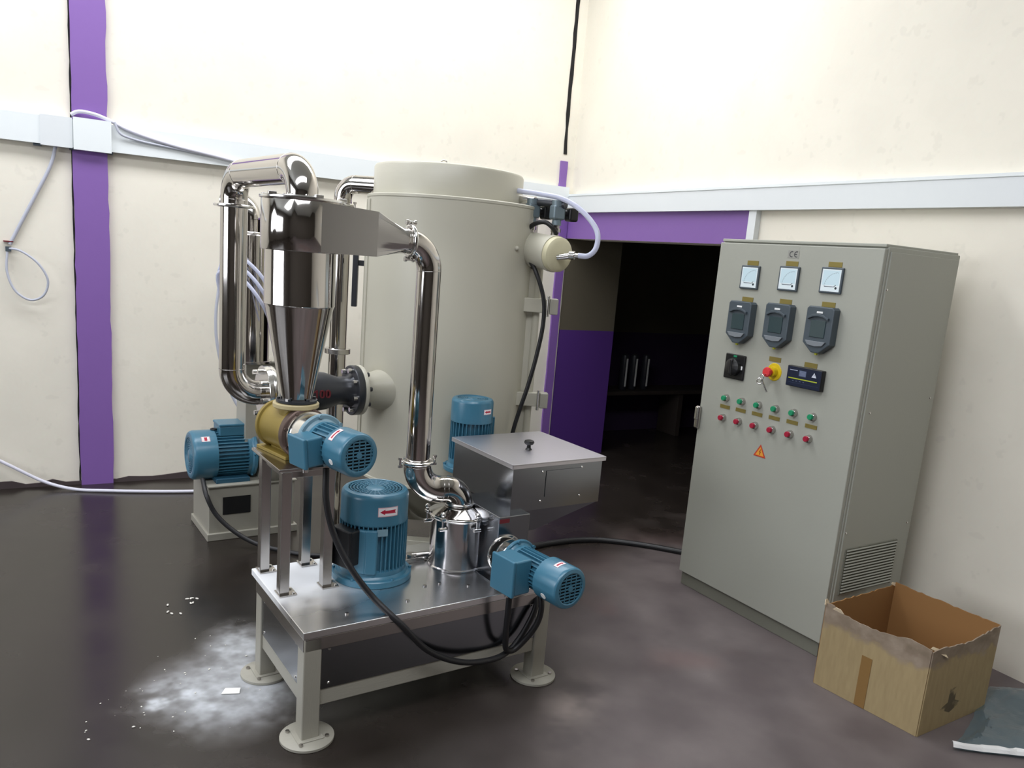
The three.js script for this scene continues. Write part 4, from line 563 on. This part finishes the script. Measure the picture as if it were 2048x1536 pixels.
{
  // crumpled clear plastic sheet at the right edge
  const t = new Thing('plastic_sheet', 'clear plastic sheet lying on the floor in front of the cardboard box', 'plastic sheet', V3(2.2, 0, -3.0), 0), NX = 40, NY = 40, p = [], u = [];
  const c = [V3(1.90, 0, -2.935), V3(2.5, 0, -2.9), V3(2.75, 0, -3.5), V3(2.36, 0, -3.49)], pt = (x, y) => { const q = c[0].clone().lerp(c[1], x).lerp(c[3].clone().lerp(c[2], x), y); const e = Math.min(x, y, 1 - x, 1 - y); q.y = 0.006 + 0.03 * fbm(x * 5, y * 5, 3) * Math.min(1, e * 8 + 0.25); q.x += (fbm(x * 9, y * 9 + 5, 2) - 0.5) * 0.03; return q; };
  for (let i = 0; i < NX; i++) for (let j = 0; j < NY; j++) { const a = pt(i / NX, j / NY), b = pt((i + 1) / NX, j / NY), d = pt(i / NX, (j + 1) / NY), e = pt((i + 1) / NX, (j + 1) / NY); for (const q of [a, b, d, d, b, e]) { p.push(q.x, q.y, q.z); u.push(q.x, q.z); } }
  const g = new THREE.BufferGeometry(); g.setAttribute('position', new THREE.Float32BufferAttribute(p, 3)); g.setAttribute('uv', new THREE.Float32BufferAttribute(u, 2)); g.computeVertexNormals(); t.w('film', g, M.plastic);
  const rp = []; const edge = []; for (let i = 0; i <= 30; i++) edge.push([pt(i / 30, 0), 0.012 + 0.05 * fbm(i * 0.45, 3, 3) * (0.4 + 0.6 * i / 30)]);
  for (let i = 0; i < 30; i++) { const [a, wa] = edge[i], [b, wb] = edge[i + 1], up = (q, w, k) => q.clone().add(V3(0.1 * w * k, 0.004 + 0.02 * Math.sin(k * 2.6), -w * k)); for (let k = 0; k < 4; k++) { const A = up(a, wa, k / 4), B = up(b, wb, k / 4), C = up(a, wa, (k + 1) / 4), D = up(b, wb, (k + 1) / 4); for (const q of [A, B, C, C, B, D]) rp.push(q.x, q.y, q.z); } }
  const rg = new THREE.BufferGeometry(); rg.setAttribute('position', new THREE.Float32BufferAttribute(rp, 3)); rg.computeVertexNormals(); t.w('folded_edge', prep(rg), M.white);
}
{
  const scrap = (x, z, w, d, ry, label) => single('paper_scrap', label, 'paper', tr(ext([[-w / 2, -d / 2], [w / 2, -d * 0.4], [w * 0.46, d / 2], [-w * 0.4, d * 0.44]], 0.002).rotateX(-Math.PI / 2), x, 0.003, z, 0.03, ry, 0), M.paper, V3(x, 0, z));
  scrap(-1.045, -2.935, 0.07, 0.045, 0.15, 'white paper scrap lying in the spilt powder by the frame foot');
  const cr = []; for (let i = 0; i < 62; i++) { const k = i < 46 ? 0 : 1, a = R(0, 6.28), q = Math.sqrt(rnd()); const x = (k ? R(-1.5, -1.15) : -1.1 + 0.38 * q * Math.cos(a)), z = (k ? R(-2.95, -2.55) : -3.08 + 0.42 * q * Math.sin(a)); const s = R(0.001, 0.0042) * (rnd() < 0.3 ? 1.3 : 0.8); cr.push(tr(new THREE.IcosahedronGeometry(s, 0).scale(1.5, 0.6, 1), x, s * 0.5, z, 0, R(0, 3), 0)); }
  for (let i = 0; i < 10; i++) cr.push(tr(new THREE.IcosahedronGeometry(0.006, 0).scale(2, 0.6, 1), R(-1.62, -1.5), 0.003, R(-3.75, -3.55), 0, R(0, 3), 0));
  stuff('powder_crumbs', 'white crumbs scattered on the dark floor beside the machine frame', 'crumbs', cr, M.crumb);
}
// ================================================================== INSIDE THE DARK STORE
{
  const t = new Thing('store_shelf', 'dark shelf in the gloom behind the doorway', 'shelf', WL(-2.0, -0.62, 0), TL);
  t.part('board', bx(2.3, 0.04, 0.36, 0, 0.5, 0), M.shelf); for (const x of [-1.1, 0, 1.1]) t.part('upright', bx(0.06, 0.48, 0.32, x, 0.24, 0), M.shelf);
  [[-1.23, 'leftmost'], [-1.36, 'middle'], [-1.52, 'rightmost']].forEach(([x, k]) => {
    const b = new Thing('wrapped_roll', `slim dark roll with a pale streak on the store shelf, ${k} of three`, 'roll', WL(x, -0.55, 0.522), TL, 'rolls on the store shelf');
    b.part('roll', lathe([[0, 0], [0.038, 0], [0.042, 0.008], [0.042, 0.36], [0.036, 0.375], [0.015, 0.385], [0, 0.386]], 24), M.bag); b.part('wrapper_fold', bx(0.022, 0.3, 0.006, 0.004, 0.19, 0.041, 0.003), M.white);
  });
}
renderer.render(scene, camera);
